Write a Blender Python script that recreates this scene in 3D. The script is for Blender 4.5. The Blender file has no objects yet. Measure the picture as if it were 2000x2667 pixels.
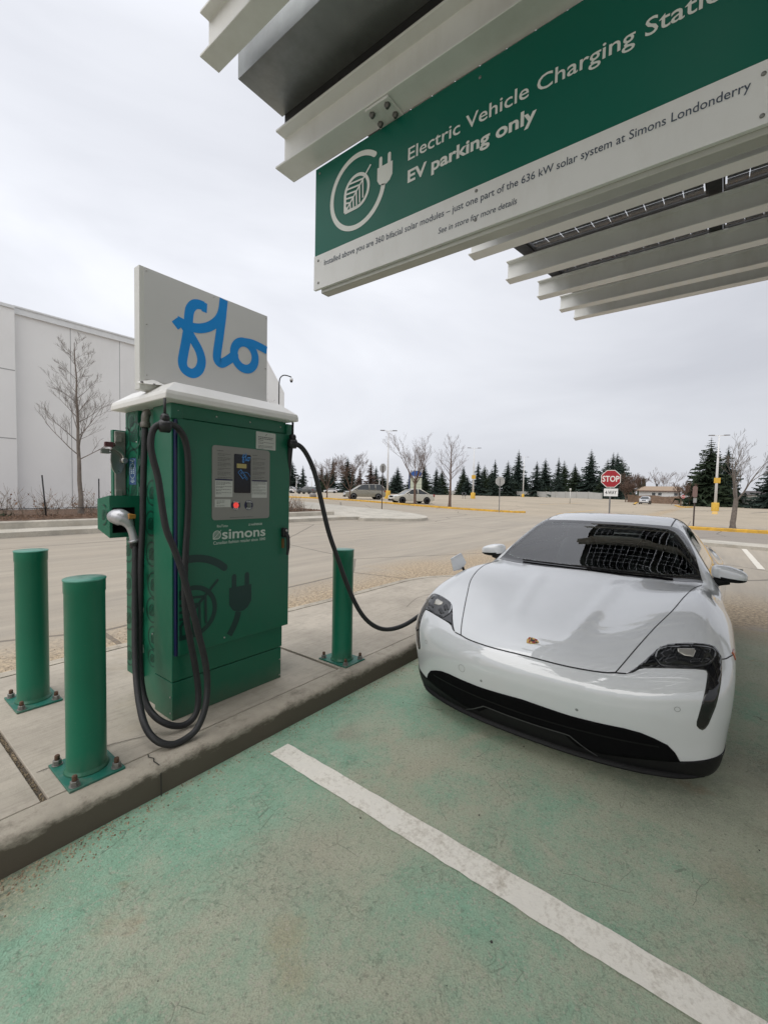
import bpy, bmesh, math, random
import numpy as np
from mathutils import Vector, Matrix, noise as mnoise
from mathutils.bvhtree import BVHTree
from mathutils.geometry import delaunay_2d_cdt
R = math.radians
SC = bpy.context.scene
COL = SC.collection

# ------------------------------------------------------------------ camera
CAMH = 1.59
cam = bpy.data.cameras.new('camera')
cam.sensor_fit = 'VERTICAL'; cam.sensor_height = 36.0; cam.sensor_width = 27.0
cam.lens = 1125.0 / 2667.0 * 36.0
cam.clip_start = 0.05; cam.clip_end = 2000.0
camo = bpy.data.objects.new('camera', cam); COL.objects.link(camo)
_y, _p, _r = R(37.63), R(2.724), R(1.203)
vdir = Vector((math.cos(_p)*math.cos(_y), math.cos(_p)*math.sin(_y), -math.sin(_p)))
rgt = Vector((math.sin(_y), -math.cos(_y), 0.0)); up = rgt.cross(vdir)
r2 = rgt*math.cos(_r) + up*math.sin(_r); u2 = -rgt*math.sin(_r) + up*math.cos(_r)
camo.matrix_world = Matrix(((r2.x, u2.x, -vdir.x, 0), (r2.y, u2.y, -vdir.y, 0), (r2.z, u2.z, -vdir.z, CAMH), (0, 0, 0, 1)))
SC.camera = camo

# ------------------------------------------------------------------ world, sun, exposure
SUN_EL, SUN_AZ = R(52), R(185)          # azimuth measured from +X towards +Y
w = bpy.data.worlds.new('World'); SC.world = w; w.use_nodes = True
nt = w.node_tree; nt.nodes.clear()
def wn(t, **k):
    n = nt.nodes.new(t)
    for a, b in k.items(): setattr(n, a, b)
    return n
out = wn('ShaderNodeOutputWorld')
sky = wn('ShaderNodeTexSky', sky_type='NISHITA', sun_disc=False)
sky.sun_elevation = SUN_EL; sky.sun_rotation = R(90) - SUN_AZ
sky.air_density = 1.0; sky.dust_density = 3.0
bg1 = wn('ShaderNodeBackground'); bg1.inputs[1].default_value = 0.06
nt.links.new(sky.outputs[0], bg1.inputs[0])
tc = wn('ShaderNodeTexCoord')
mp = wn('ShaderNodeMapping'); mp.inputs['Scale'].default_value = (1.0, 1.0, 2.6); mp.inputs['Rotation'].default_value = (0.12, 0.05, 0.6)
nt.links.new(tc.outputs['Generated'], mp.inputs[0])
ns = wn('ShaderNodeTexNoise'); ns.inputs['Scale'].default_value = 1.5; ns.inputs['Detail'].default_value = 5; ns.inputs['Roughness'].default_value = 0.5
ns.inputs['Distortion'].default_value = 0.6
nt.links.new(mp.outputs[0], ns.inputs['Vector'])
rp = wn('ShaderNodeValToRGB')
rp.color_ramp.elements[0].position = 0.30; rp.color_ramp.elements[0].color = (0.62, 0.637, 0.690, 1)
rp.color_ramp.elements[1].position = 0.70; rp.color_ramp.elements[1].color = (0.80, 0.818, 0.868, 1)
nt.links.new(ns.outputs[0], rp.inputs[0])
# the cloud layer thins to the left of the view and darkens to the right, and is brighter towards the zenith
sx = wn('ShaderNodeSeparateXYZ'); nt.links.new(tc.outputs['Generated'], sx.inputs[0])
def wm(op, a, b=None, clamp=False):
    n = wn('ShaderNodeMath', operation=op); n.use_clamp = clamp
    for i, v in enumerate((a, b)):
        if v is None: continue
        if isinstance(v, (int, float)): n.inputs[i].default_value = v
        else: nt.links.new(v, n.inputs[i])
    return n.outputs[0]
azf = wm('MULTIPLY_ADD', sx.outputs[1], 0.20); azf.node.inputs[2].default_value = 0.90
ze = wm('MULTIPLY', wm('MULTIPLY', wm('SUBTRACT', sx.outputs[2], 0.66, True), 3.2, True), 0.95)
st = wm('ADD', azf, ze)
CLOUD = 1.02
st = wm('MULTIPLY', st, CLOUD)
hzn = wm('MULTIPLY_ADD', wm('MULTIPLY', sx.outputs[2], 2.6, True), 0.13); hzn.node.inputs[2].default_value = 0.88   # the cloud deck is greyer low down
st = wm('MULTIPLY', st, hzn)
bg2 = wn('ShaderNodeBackground'); nt.links.new(rp.outputs[0], bg2.inputs[0]); nt.links.new(st, bg2.inputs[1])
mx = wn('ShaderNodeMixShader'); mx.inputs[0].default_value = 0.93
nt.links.new(bg1.outputs[0], mx.inputs[1]); nt.links.new(bg2.outputs[0], mx.inputs[2]); nt.links.new(mx.outputs[0], out.inputs[0])
sl = bpy.data.lights.new('sun', 'SUN'); sl.energy = 1.5; sl.angle = R(75); sl.color = (1.0, 0.96, 0.90)
slo = bpy.data.objects.new('sun', sl); COL.objects.link(slo); slo.location = (0, 0, 30)
sd = Vector((math.cos(SUN_EL)*math.cos(SUN_AZ), math.cos(SUN_EL)*math.sin(SUN_AZ), math.sin(SUN_EL)))
slo.rotation_euler = sd.to_track_quat('Z', 'Y').to_euler()
vs = SC.view_settings
SC.display_settings.display_device = 'sRGB'
vs.view_transform = 'Standard'; vs.look = 'None'; vs.exposure = 0.24; vs.gamma = 1.0; vs.use_curve_mapping = False
SC.cycles.max_bounces = 8; SC.cycles.transparent_max_bounces = 12

# ------------------------------------------------------------------ materials
def nmat(name):
    m = bpy.data.materials.new(name); m.use_nodes = True
    t = m.node_tree; b = t.nodes['Principled BSDF']
    return m, t, b
class G:
    """tiny node helper"""
    def __init__(s, t): s.t = t
    def n(s, ty, ins=None, **k):
        n = s.t.nodes.new(ty)
        for a, b in k.items(): setattr(n, a, b)
        for a, v in (ins or {}).items():
            if hasattr(v, 'is_output'): s.t.links.new(v, n.inputs[a])
            else: n.inputs[a].default_value = v
        return n
    def math(s, op, a, b=0.0, c=0.0, clamp=False):
        n = s.n('ShaderNodeMath', {0: a, 1: b, 2: c}, operation=op); n.use_clamp = clamp; return n.outputs[0]
    def ramp(s, f, a, b):  # linear 0..1 between a and b
        return s.n('ShaderNodeMapRange', {'Value': f, 'From Min': a, 'From Max': b, 'To Min': 0.0, 'To Max': 1.0}).outputs[0]
    def noise(s, vec, scale, detail=4, rough=0.55, dist=0.0):
        return s.n('ShaderNodeTexNoise', {'Vector': vec, 'Scale': scale, 'Detail': detail, 'Roughness': rough, 'Distortion': dist}).outputs[0]
    def mix(s, f, a, b):
        n = s.n('ShaderNodeMix', {0: f}, data_type='RGBA')
        for i, v in ((6, a), (7, b)):
            if hasattr(v, 'is_output'): s.t.links.new(v, n.inputs[i])
            else: n.inputs[i].default_value = (*v, 1) if len(v) == 3 else v
        return n.outputs[2]
    def pos(s): return s.n('ShaderNodeNewGeometry').outputs['Position']
    def obj(s): return s.n('ShaderNodeTexCoord').outputs['Object']
    def mapv(s, v, scale=(1, 1, 1), rot=(0, 0, 0)):
        return s.n('ShaderNodeMapping', {'Vector': v, 'Scale': scale, 'Rotation': rot}).outputs[0]
    def bump(s, h, strength, dist=0.01):
        return s.n('ShaderNodeBump', {'Height': h, 'Strength': strength, 'Distance': dist}).outputs[0]
MATS = {}
def mat(name, col, rough=0.5, metal=0.0, var=0.08, vs=6.0, bump=0.0, bs=60.0, coat=0.0, spec=0.5, dirt=None, rvar=0.1, splash=None):
    """painted / plain material: base colour with soft variation, roughness variation, fine bump, optional dirt colour in blotches"""
    if name in MATS: return MATS[name]
    m, t, b = nmat(name); g = G(t); v = g.obj()
    n1 = g.noise(v, vs, 5)
    c = g.mix(g.ramp(n1, 0.3, 0.7), tuple(x*(1-var) for x in col), tuple(min(1, x*(1+var)) for x in col))
    if dirt:
        n2 = g.noise(g.mapv(v, (1, 1, 0.35)), dirt[1], 8, 0.7)
        c = g.mix(g.math('MULTIPLY', g.ramp(n2, 0.5, 0.75), dirt[2]), c, dirt[0])
    if splash:                                                     # road dust thrown up against the foot, with a ragged edge of its own
        n3 = g.noise(g.mapv(v, (1, 1, 0.5)), 9, 8, 0.75); zz = g.math('ADD', g.n('ShaderNodeSeparateXYZ', {0: v}).outputs[2], g.math('MULTIPLY', g.math('SUBTRACT', n3, 0.5), splash[1]*1.6))
        c = g.mix(g.math('MULTIPLY', g.ramp(zz, splash[1], 0.0), splash[2], clamp=True), c, splash[0])
        sp = g.math('MULTIPLY', g.ramp(g.noise(v, 130, 3, .6), 0.64, 0.74), 0.35); c = g.mix(sp, c, splash[0])
    t.links.new(c, b.inputs['Base Color'])
    rr = g.n('ShaderNodeMapRange', {'Value': g.noise(v, vs*3, 3), 'To Min': max(0.02, rough-rvar*rough*2), 'To Max': min(1, rough+rvar*rough*2)}).outputs[0]
    t.links.new(rr, b.inputs['Roughness'])
    b.inputs['Metallic'].default_value = metal; b.inputs['Coat Weight'].default_value = coat; b.inputs['Coat Roughness'].default_value = 0.04
    b.inputs['Specular IOR Level'].default_value = spec
    if bump: t.links.new(g.bump(g.noise(v, bs, 6), bump), b.inputs['Normal'])
    MATS[name] = m; return m
def emis(name, col, strength):
    m, t, b = nmat(name); b.inputs['Base Color'].default_value = (*col, 1)
    b.inputs['Emission Color'].default_value = (*col, 1); b.inputs['Emission Strength'].default_value = strength; MATS[name] = m; return m
def clear(name, tint, refl_rough=0.02, ior=1.5, gain=1.45):
    """thin clear pane: tinted transparency plus a Fresnel mirror"""
    m, t, b = nmat(name); g = G(t); t.nodes.remove(b)
    tr = g.n('ShaderNodeBsdfTransparent', {0: (*tint, 1)}); gl = g.n('ShaderNodeBsdfGlossy', {'Color': (1, 1, 1, 1), 'Roughness': refl_rough})
    f = g.n('ShaderNodeFresnel', {'IOR': ior}).outputs[0]
    f = g.math('MULTIPLY', f, gain, clamp=True)
    mxs = g.n('ShaderNodeMixShader', {0: f, 1: tr.outputs[0], 2: gl.outputs[0]})
    t.links.new(mxs.outputs[0], t.nodes['Material Output'].inputs[0]); MATS[name] = m; return m

# ------------------------------------------------------------------ object helpers
def tag(o, label=None, cat=None, group=None, kind=None):
    if label: o['label'] = label
    if cat: o['category'] = cat
    if group: o['group'] = group
    if kind: o['kind'] = kind
    return o
def thing(name, label, cat, loc=(0, 0, 0), rz=0.0, group=None):
    o = bpy.data.objects.new(name, None); COL.objects.link(o)
    o.empty_display_size = 0.2; o.location = loc; o.rotation_euler = (0, 0, rz)
    return tag(o, label, cat, group)
def dup(root, loc, rz=None, label=None, scale=None):
    r = root.copy(); COL.objects.link(r); r.location = loc
    if rz is not None: r.rotation_euler = (0, 0, rz)
    if scale is not None: r.scale = scale
    if label: r['label'] = label
    for ch in list(root.children):
        c = ch.copy(); COL.objects.link(c); c.parent = r
        for gc in list(ch.children):
            d = gc.copy(); COL.objects.link(d); d.parent = c
    return r
class B:
    kk = 0
    """collects geometry, then links it as ONE mesh object"""
    def __init__(s): s.V = []; s.F = []; s.M = []; s.S = []
    def add(s, V, F, mi=0, sm=False):
        o = len(s.V); s.V += [tuple(map(float, v)) for v in V]
        for f in F: s.F.append([int(i)+o for i in f]); s.M.append(mi); s.S.append(sm)
        return s
    def box(s, x0, x1, y0, y1, z0, z1, mi=0):
        V = [(x, y, z) for z in (z0, z1) for y in (y0, y1) for x in (x0, x1)]
        return s.add(V, [(0, 2, 3, 1), (4, 5, 7, 6), (0, 1, 5, 4), (2, 6, 7, 3), (0, 4, 6, 2), (1, 3, 7, 5)], mi)
    def hexa(s, bot, top, mi=0):
        """two matching loops of n points"""
        n = len(bot); F = [list(range(n))[::-1], list(range(n, 2*n))] + [(i, (i+1) % n, n+(i+1) % n, n+i) for i in range(n)]
        return s.add(list(bot)+list(top), F, mi)
    def prism(s, poly, fn, t0, t1, mi=0, sm=False):
        """poly of 2D points -> fn(a,b,t) in 3D"""
        n = len(poly); V = [fn(a, b, t0) for a, b in poly]+[fn(a, b, t1) for a, b in poly]
        s.add(V, [list(range(n))[::-1], list(range(n, 2*n))], mi)
        return s.add(V, [(i, (i+1) % n, n+(i+1) % n, n+i) for i in range(n)], mi, sm)
    def tube(s, pts, r, n=10, mi=0, caps=True, sm=True, flat=None):
        pts = [Vector(p) for p in pts]; m = len(pts)
        rr = [r]*m if isinstance(r, (int, float)) else r
        T = [(pts[min(i+1, m-1)]-pts[max(i-1, 0)]).normalized() for i in range(m)]
        a = Vector((0, 0, 1)) if abs(T[0].z) < 0.9 else Vector((1, 0, 0))
        N = (a - T[0]*a.dot(T[0])).normalized(); V = []
        for i in range(m):
            N = (N - T[i]*N.dot(T[i])).normalized(); Bn = T[i].cross(N)
            for k in range(n):
                an = 2*math.pi*k/n; V.append(pts[i]+(N*math.cos(an)+Bn*math.sin(an))*rr[i])
        F = [(i*n+k, i*n+(k+1) % n, (i+1)*n+(k+1) % n, (i+1)*n+k) for i in range(m-1) for k in range(n)]
        s.add(V, F, mi, sm)
        if caps: s.add(V, [list(range(n))[::-1], list(range((m-1)*n, m*n))], mi)
        return s
    def lathe(s, prof, c=(0, 0, 0), ax=(0, 0, 1), n=24, mi=0, sm=True, capt=True):
        """profile of (radius, height) around axis"""
        ax = Vector(ax).normalized(); a = Vector((1, 0, 0)) if abs(ax.x) < 0.9 else Vector((0, 1, 0))
        N = (a-ax*a.dot(ax)).normalized(); Bn = ax.cross(N); c = Vector(c); V = []
        for r, h in prof:
            for k in range(n):
                an = 2*math.pi*k/n; V.append(c+ax*h+(N*math.cos(an)+Bn*math.sin(an))*r)
        m = len(prof)
        s.add(V, [(i*n+k, i*n+(k+1) % n, (i+1)*n+(k+1) % n, (i+1)*n+k) for i in range(m-1) for k in range(n)], mi, sm)
        if capt: s.add(V, [list(range(n))[::-1], list(range((m-1)*n, m*n))], mi)
        return s
    def ibeam(s, p0, p1, w, h, tf=0.012, tw=0.009, upv=(0, 0, 1), mi=0):
        """I-section from p0 to p1 (bottom-flange centre line), height h along upv"""
        p0 = Vector(p0); p1 = Vector(p1); d = (p1-p0).normalized(); upv = Vector(upv); upv = (upv-d*upv.dot(d)).normalized(); sd_ = d.cross(upv)
        a = w/2; q = tw/2
        poly = [(-a, 0), (a, 0), (a, tf), (q, tf), (q, h-tf), (a, h-tf), (a, h), (-a, h), (-a, h-tf), (-q, h-tf), (-q, tf), (-a, tf)]
        L = (p1-p0).length
        return s.prism(poly, lambda x, y, t: p0+sd_*x+upv*y+d*t, 0, L, mi)
    def build(s, name, mats, parent=None, world=False, bevel=0.0, seg=2, fix=True):
        me = bpy.data.meshes.new(name)
        V = s.V
        if world and parent is not None:
            L = Vector((0, 0, 0)); q = parent
            while q is not None: L = L+q.location; q = q.parent
            V = [(v[0]-L.x, v[1]-L.y, v[2]-L.z) for v in V]
        me.from_pydata(V, [], s.F)
        me.polygons.foreach_set('material_index', s.M); me.polygons.foreach_set('use_smooth', s.S)
        for m in (mats if isinstance(mats, (list, tuple)) else [mats]): me.materials.append(m)
        if fix:
            bm = bmesh.new(); bm.from_mesh(me); bmesh.ops.remove_doubles(bm, verts=bm.verts, dist=1e-5)
            bmesh.ops.recalc_face_normals(bm, faces=bm.faces); bm.to_mesh(me); bm.free()
        me.update()
        o = bpy.data.objects.new(name, me); COL.objects.link(o)
        if parent is not None: o.parent = parent
        if bevel:
            md = o.modifiers.new('bevel', 'BEVEL'); md.width = bevel; md.segments = seg; md.limit_method = 'ANGLE'; md.angle_limit = R(40)
        return o
def text_geo(string, bold=0.0, shear=0.0, space=1.0):
    cu = bpy.data.curves.new('lettering', 'FONT'); cu.body = string; cu.offset = bold; cu.shear = shear; cu.space_character = space
    cu.resolution_u = 3; cu.extrude = 0.0
    o = bpy.data.objects.new('lettering', cu); COL.objects.link(o)
    dg = bpy.context.evaluated_depsgraph_get(); me = bpy.data.meshes.new_from_object(o.evaluated_get(dg))
    V = np.array([tuple(v.co) for v in me.vertices]); F = [list(p.vertices) for p in me.polygons]
    bpy.data.objects.remove(o); bpy.data.curves.remove(cu); bpy.data.meshes.remove(me)
    return V[:, :2], F
def text_on(b, string, fn, a0, a1, base, cap, bold=0.0, shear=0.0, mi=0, capref='H', space=1.0):
    """flat lettering: spans a0..a1 along the reading direction, baseline 'base', cap height 'cap'; fn(a,b) -> 3D"""
    V, F = text_geo(string, bold, shear, space); H, _ = text_geo(capref, bold)
    sx_ = (a1-a0)/(V[:, 0].max()-V[:, 0].min()); sy_ = cap/(H[:, 1].max()-H[:, 1].min())
    P = [fn(a0+(x-V[:, 0].min())*sx_, base+y*sy_) for x, y in V]
    b.add(P, F, mi)
def stroke(b, pts, wd, fn, mi=0, round0=True, round1=True):
    """flat thick line through 2D points"""
    P = [Vector(p) for p in pts]; m = len(P); Lf = []; Rt = []
    o3 = Vector(fn(*P[0])); nv = (Vector(fn(P[0].x+.01, P[0].y))-o3).cross(Vector(fn(P[0].x, P[0].y+.01))-o3).normalized()*(0.00022*b.kk); b.kk += 1
    f_in = fn; fn = lambda a, c: Vector(f_in(a, c))+nv
    ws = [wd]*m if isinstance(wd, (int, float)) else wd
    for i in range(m):
        t = (P[min(i+1, m-1)]-P[max(i-1, 0)]).normalized(); n = Vector((-t.y, t.x)); h = ws[i]/2
        if 0 < i < m-1:
            t1 = (P[i]-P[i-1]).normalized(); c = max(0.5, t.dot(t1)); h = h/c
        Lf.append(P[i]+n*h); Rt.append(P[i]-n*h)
    V = [fn(*p) for p in Lf]+[fn(*p) for p in Rt]
    b.add(V, [(m+i, m+i+1, i+1, i) for i in range(m-1)], mi)
    for i, fl, s_ in ((0, round0, -1), (m-1, round1, 1)):
        if not fl: continue
        t = ((P[1]-P[0]) if i == 0 else (P[m-1]-P[m-2])).normalized()*s_; n = Vector((-t.y, t.x)); h = ws[i]/2
        arc = [P[i]+(n*math.cos(a)+t*math.sin(a))*h for a in [math.pi*k/8 for k in range(9)]]
        b.add([fn(*p) for p in arc], [list(range(9))], mi)
def smooth_path(pts, k=6):
    """Catmull-Rom through 2D/3D points"""
    P = [Vector(p) for p in pts]; o = []
    for i in range(len(P)-1):
        p0 = P[max(i-1, 0)]; p1 = P[i]; p2 = P[i+1]; p3 = P[min(i+2, len(P)-1)]
        for j in range(k):
            t = j/k
            o.append(0.5*((2*p1)+(p2-p0)*t+(2*p0-5*p1+4*p2-p3)*t*t+(3*p1-p0-3*p2+p3)*t**3))
    o.append(P[-1]); return o
def rrect(a0, a1, b0, b1, r, k=5):
    o = []
    for cx_, cy_, s0 in ((a1-r, b1-r, 0), (a0+r, b1-r, 90), (a0+r, b0+r, 180), (a1-r, b0+r, 270)):
        for i in range(k+1):
            an = R(s0+90*i/k); o.append((cx_+r*math.cos(an), cy_+r*math.sin(an)))
    return o
def plug_logo(b, c, rad, fn, mi=0, ring=True, arc0=49.0, arc1=350.0, leaf=True, plug=True, dz=0.0):
    """cord ring ending in a plug, with a leaf inside; c centre, rad outer radius"""
    b.kk = 0
    def P(x, y): return (c[0]+x*rad, c[1]+y*rad)
    w_ = 0.135*rad
    if ring:
        n = 48; stroke(b, [P(0.93*math.cos(R(arc0+(arc1-arc0)*i/n)), 0.93*math.sin(R(arc0+(arc1-arc0)*i/n))) for i in range(n+1)], w_, fn, mi, True, False)
    if plug:
        body = [(0.71, 0.30), (1.20, 0.30), (1.20, -0.02), (1.12, -0.14), (1.02, -0.19), (0.89, -0.19), (0.79, -0.14), (0.71, -0.02)]
        b.add([fn(*P(x, y)) for x, y in body], [list(range(8))[::-1]], mi)
        for xx in (0.815, 1.095): stroke(b, [P(xx, 0.295), P(xx, 0.50)], 0.10*rad, fn, mi, False, True)
    if leaf:
        k = 0.42
        out_ = [(-1, -1)] + [(-1, -1+0.2*i) for i in range(1, 6)] + [(math.cos(R(180-9*i)), math.sin(R(180-9*i))) for i in range(1, 31)] + [(-0.15-0.17*i, -1.0) for i in range(0, 6)]
        stroke(b, [P(k*x, k*y) for x, y in out_], 0.085*rad, fn, mi, False, False)
        stroke(b, [P(k*-0.98, k*-0.98), P(k*1.12, k*1.15)], 0.05*rad, fn, mi, False, True)
        for i in range(6):
            q = -0.80+0.27*i
            xl = -0.95 if q < 0.05 else -math.sqrt(max(0.02, 1-(q+0.22)**2))*0.95
            stroke(b, [P(k*q, k*q), P(k*xl, k*min(q+0.10, 0.92))], 0.045*rad, fn, mi, False, False)
            stroke(b, [P(k*q, k*q), P(k*min(q+0.03, .92), k*(-0.95 if q < 0.05 else -math.sqrt(max(0.02, 1-(q+0.2)**2))*0.95))], 0.045*rad, fn, mi, False, False)
# ------------------------------------------------------------------ ground
def gz(Y):
    t = min(max((Y-8)/28, 0), 1); return 0.65*t*t*(3-2*t)
def ground_mat():
    m, t, b = nmat('dusty_asphalt'); g = G(t); p = g.pos()
    s = g.n('ShaderNodeSeparateXYZ', {0: p}); X, Y = s.outputs[0], s.outputs[1]
    big = g.noise(p, 0.16, 5, 0.6); mid = g.noise(p, 1.3, 6, 0.65); fine = g.noise(p, 22, 5, 0.7); vfine = g.noise(p, 120, 3, 0.6)
    strk = g.noise(g.mapv(p, (0.10, 1.1, 1)), 1.6, 6, 0.65)           # tyre-dragged dust streaks along the lane
    road = g.mix(g.ramp(strk, 0.36, 0.64), (0.225, 0.209, 0.183), (0.375, 0.338, 0.280))
    lot = g.mix(g.ramp(big, 0.35, 0.65), (0.30, 0.257, 0.195), (0.39, 0.328, 0.247))
    far = g.math('MAXIMUM', g.ramp(X, 24, 36), g.ramp(Y, 24, 30), clamp=True)
    c = g.mix(g.ramp(mid, 0.25, 0.8), road, (0.33, 0.29, 0.238))
    c = g.mix(g.math('MULTIPLY', far, 0.85), c, lot)
    # grey bare lane in front of the right-hand yellow kerb
    ln = g.math('MULTIPLY', g.ramp(X, 20.2, 20.6), g.math('SUBTRACT', 1.0, g.ramp(X, 26.2, 26.6)), clamp=True)
    ln = g.math('MULTIPLY', ln, g.math('SUBTRACT', 1.0, g.ramp(Y, 1.5, 5.0)), clamp=True)
    c = g.mix(g.math('MULTIPLY', ln, 0.85), c, (0.215, 0.195, 0.175))
    # gritty sand swept against the far side of the island and behind the car
    e = g.math('ADD', Y, g.math('MULTIPLY', g.math('SUBTRACT', mid, 0.5), 1.1))
    sa = g.math('MULTIPLY', g.ramp(e, 3.7, 4.2), g.math('SUBTRACT', 1.0, g.ramp(e, 4.6, 5.7)), clamp=True)
    e2 = g.math('ADD', X, g.math('MULTIPLY', g.math('SUBTRACT', mid, 0.5), 1.6))
    sb = g.math('MULTIPLY', g.ramp(e2, 6.7, 7.1), g.math('SUBTRACT', 1.0, g.ramp(e2, 8.1, 9.6)), clamp=True)
    sb = g.math('MULTIPLY', sb, g.math('SUBTRACT', 1.0, g.ramp(Y, 5.0, 6.0)), clamp=True)
    sand = g.math('MAXIMUM', sa, sb)
    sandc = g.mix(g.ramp(fine, 0.42, 0.62), (0.20, 0.155, 0.105), (0.56, 0.43, 0.28))
    c = g.mix(g.math('MULTIPLY', sand, 0.88), c, sandc)
    c = g.mix(g.math('MULTIPLY', g.ramp(fine, 0.55, 0.78), 0.35), c, (0.17, 0.15, 0.125))
    c = g.mix(g.math('MULTIPLY', g.ramp(vfine, 0.35, 0.7), 0.25), c, (0.48, 0.40, 0.30))
    # sealed cracks
    cr = g.n('ShaderNodeTexVoronoi', {'Vector': g.mix(0.06, p, g.n('ShaderNodeTexNoise', {'Vector': p, 'Scale': 1.2}).outputs['Color']), 'Scale': 0.14}, feature='DISTANCE_TO_EDGE').outputs[0]
    c = g.mix(g.math('MULTIPLY', g.math('LESS_THAN', cr, 0.0035), 0.6), c, (0.09, 0.08, 0.07))
    t.links.new(c, b.inputs['Base Color']); b.inputs['Roughness'].default_value = 0.92; b.inputs['Specular IOR Level'].default_value = 0.25
    h = g.math('ADD', g.math('MULTIPLY', fine, 0.6), g.math('MULTIPLY', vfine, 0.4))
    t.links.new(g.bump(h, 0.5, 0.012), b.inputs['Normal'])
    return m
gb = B()
xs = [-500, -120, -40, -10, 0, 5, 10, 15, 20, 30, 40, 60, 90, 130, 200, 320, 600, 1100]
ys = [-700, -250, -90, -30, -10, 0, 4, 8] + [8+28*i/16 for i in range(1, 17)] + [50, 80, 130, 220, 420, 900]
V = [(x, y, gz(y)) for y in ys for x in xs]; nx = len(xs)
gb.add(V, [(j*nx+i, j*nx+i+1, (j+1)*nx+i+1, (j+1)*nx+i) for j in range(len(ys)-1) for i in range(nx-1)], 0, True)
tag(gb.build('ground', ground_mat()), 'dusty tan asphalt of the drive lanes and the car park', kind='structure')

def green_mat():
    m, t, b = nmat('worn_green_paint'); g = G(t); p = g.pos()
    s = g.n('ShaderNodeSeparateXYZ', {0: p}); X, Y = s.outputs[0], s.outputs[1]
    n0 = g.noise(p, 0.55, 6, 0.62, 0.4); n1 = g.noise(p, 2.1, 7, 0.68, 0.6); n2 = g.noise(p, 9, 7, 0.7); n3 = g.noise(p, 55, 5, 0.7); n4 = g.noise(p, 190, 2, 0.5)
    fresh = g.mix(g.ramp(n2, 0.3, 0.7), (0.240, 0.420, 0.290), (0.320, 0.51, 0.375))
    worn = g.mix(g.ramp(n1, 0.3, 0.7), (0.385, 0.405, 0.295), (0.455, 0.475, 0.36))
    k = g.math('ADD', g.math('MULTIPLY', n0, 0.55), g.math('MULTIPLY', n1, 0.45))
    # paint survives best next to the kerb
    k = g.math('SUBTRACT', k, g.math('MULTIPLY', g.math('MULTIPLY', g.ramp(Y, 1.3, 2.1), g.ramp(X, 2.8, 1.2)), 0.17))
    k = g.math('ADD', k, g.math('MULTIPLY', g.math('SUBTRACT', n2, 0.5), 0.30))
    c = g.mix(g.ramp(k, 0.36, 0.54), fresh, worn)
    tan = g.math('MULTIPLY', g.ramp(g.noise(p, 1.1, 6, 0.7), 0.55, 0.72), 0.75)
    c = g.mix(tan, c, (0.47, 0.415, 0.315))
    rust = g.math('MULTIPLY', g.ramp(g.noise(g.mapv(p, (1, 1, 1)), 1.9, 5, 0.6, 0.8), 0.66, 0.74), 0.55)
    c = g.mix(rust, c, (0.40, 0.235, 0.135))
    # grit washed out of the kerb corner
    gr = g.math('MULTIPLY', g.ramp(g.math('ADD', Y, g.math('MULTIPLY', g.math('SUBTRACT', n1, 0.5), 0.5)), 1.80, 2.12), g.ramp(g.math('ADD', X, g.math('MULTIPLY', n1, 0.5)), 0.95, 0.55), clamp=True)
    grc = g.mix(g.ramp(n3, 0.4, 0.65), (0.13, 0.10, 0.075), (0.52, 0.41, 0.27))
    c = g.mix(gr, c, grc)
    ex = g.math('MULTIPLY', g.ramp(g.math('ADD', X, n1), 6.6, 7.2), 1.0, clamp=True)
    c = g.mix(ex, c, (0.40, 0.32, 0.22))
    # stains with places of their own: rust near the middle and by the right edge, brown patch near the line head, oil drips
    for (sx0, sy0, rad_, colr, amt) in ((0.965, 1.144, .11, (.47, .33, .20), .45), (0.895, 1.03, .09, (.46, .33, .21), .4), (2.24, -0.18, .22, (.38, .28, .19), .4), (2.05, 1.85, .14, (.36, .31, .24), .6), (1.2, 1.35, .35, (.44, .40, .31), .6), (2.9, 0.2, .45, (.21, .235, .185), .55), (3.3, -.6, .6, (.22, .23, .19), .5)):
        dd = g.n('ShaderNodeVectorMath', {0: p, 1: (sx0, sy0, 0.004)}, operation='DISTANCE').outputs['Value']
        dd = g.math('ADD', dd, g.math('MULTIPLY', g.math('SUBTRACT', n2, 0.5), rad_*1.6)); dd = g.math('ADD', dd, g.math('MULTIPLY', g.math('SUBTRACT', n3, 0.5), rad_*.8))
        c = g.mix(g.math('MULTIPLY', g.ramp(dd, rad_, rad_*.25), amt, clamp=True), c, colr)
    ag = g.n('ShaderNodeTexVoronoi', {'Vector': p, 'Scale': 120.0}).outputs
    c = g.mix(g.math('MULTIPLY', g.ramp(ag['Distance'], 0.35, 0.75), 0.14, clamp=True), c, (0.13, 0.15, 0.115))
    c = g.mix(g.math('MULTIPLY', g.math('GREATER_THAN', g.n('ShaderNodeSeparateColor', {0: ag['Color']}).outputs[0], 0.90), 0.45), c, (0.46, 0.43, 0.35))
    # open aggregate pits and hairline cracks
    c = g.mix(g.math('MULTIPLY', g.ramp(n3, 0.54, 0.70), 0.50), c, (0.115, 0.12, 0.095))
    c = g.mix(g.math('MULTIPLY', g.ramp(n4, 0.50, 0.70), 0.38), c, (0.15, 0.19, 0.15))
    dv = g.n('ShaderNodeTexNoise', {'Vector': p, 'Scale': 3.0, 'Detail': 6}).outputs['Color']
    vd = g.n('ShaderNodeTexVoronoi', {'Vector': g.mix(0.16, p, dv), 'Scale': 1.5}, feature='DISTANCE_TO_EDGE').outputs[0]
    crk = g.math('MULTIPLY', g.math('LESS_THAN', vd, 0.0017), g.math('GREATER_THAN', g.noise(p, 1.7, 3), 0.55))
    vd2 = g.n('ShaderNodeTexVoronoi', {'Vector': g.mix(0.05, p, dv), 'Scale': 6.0}, feature='DISTANCE_TO_EDGE').outputs[0]
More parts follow.
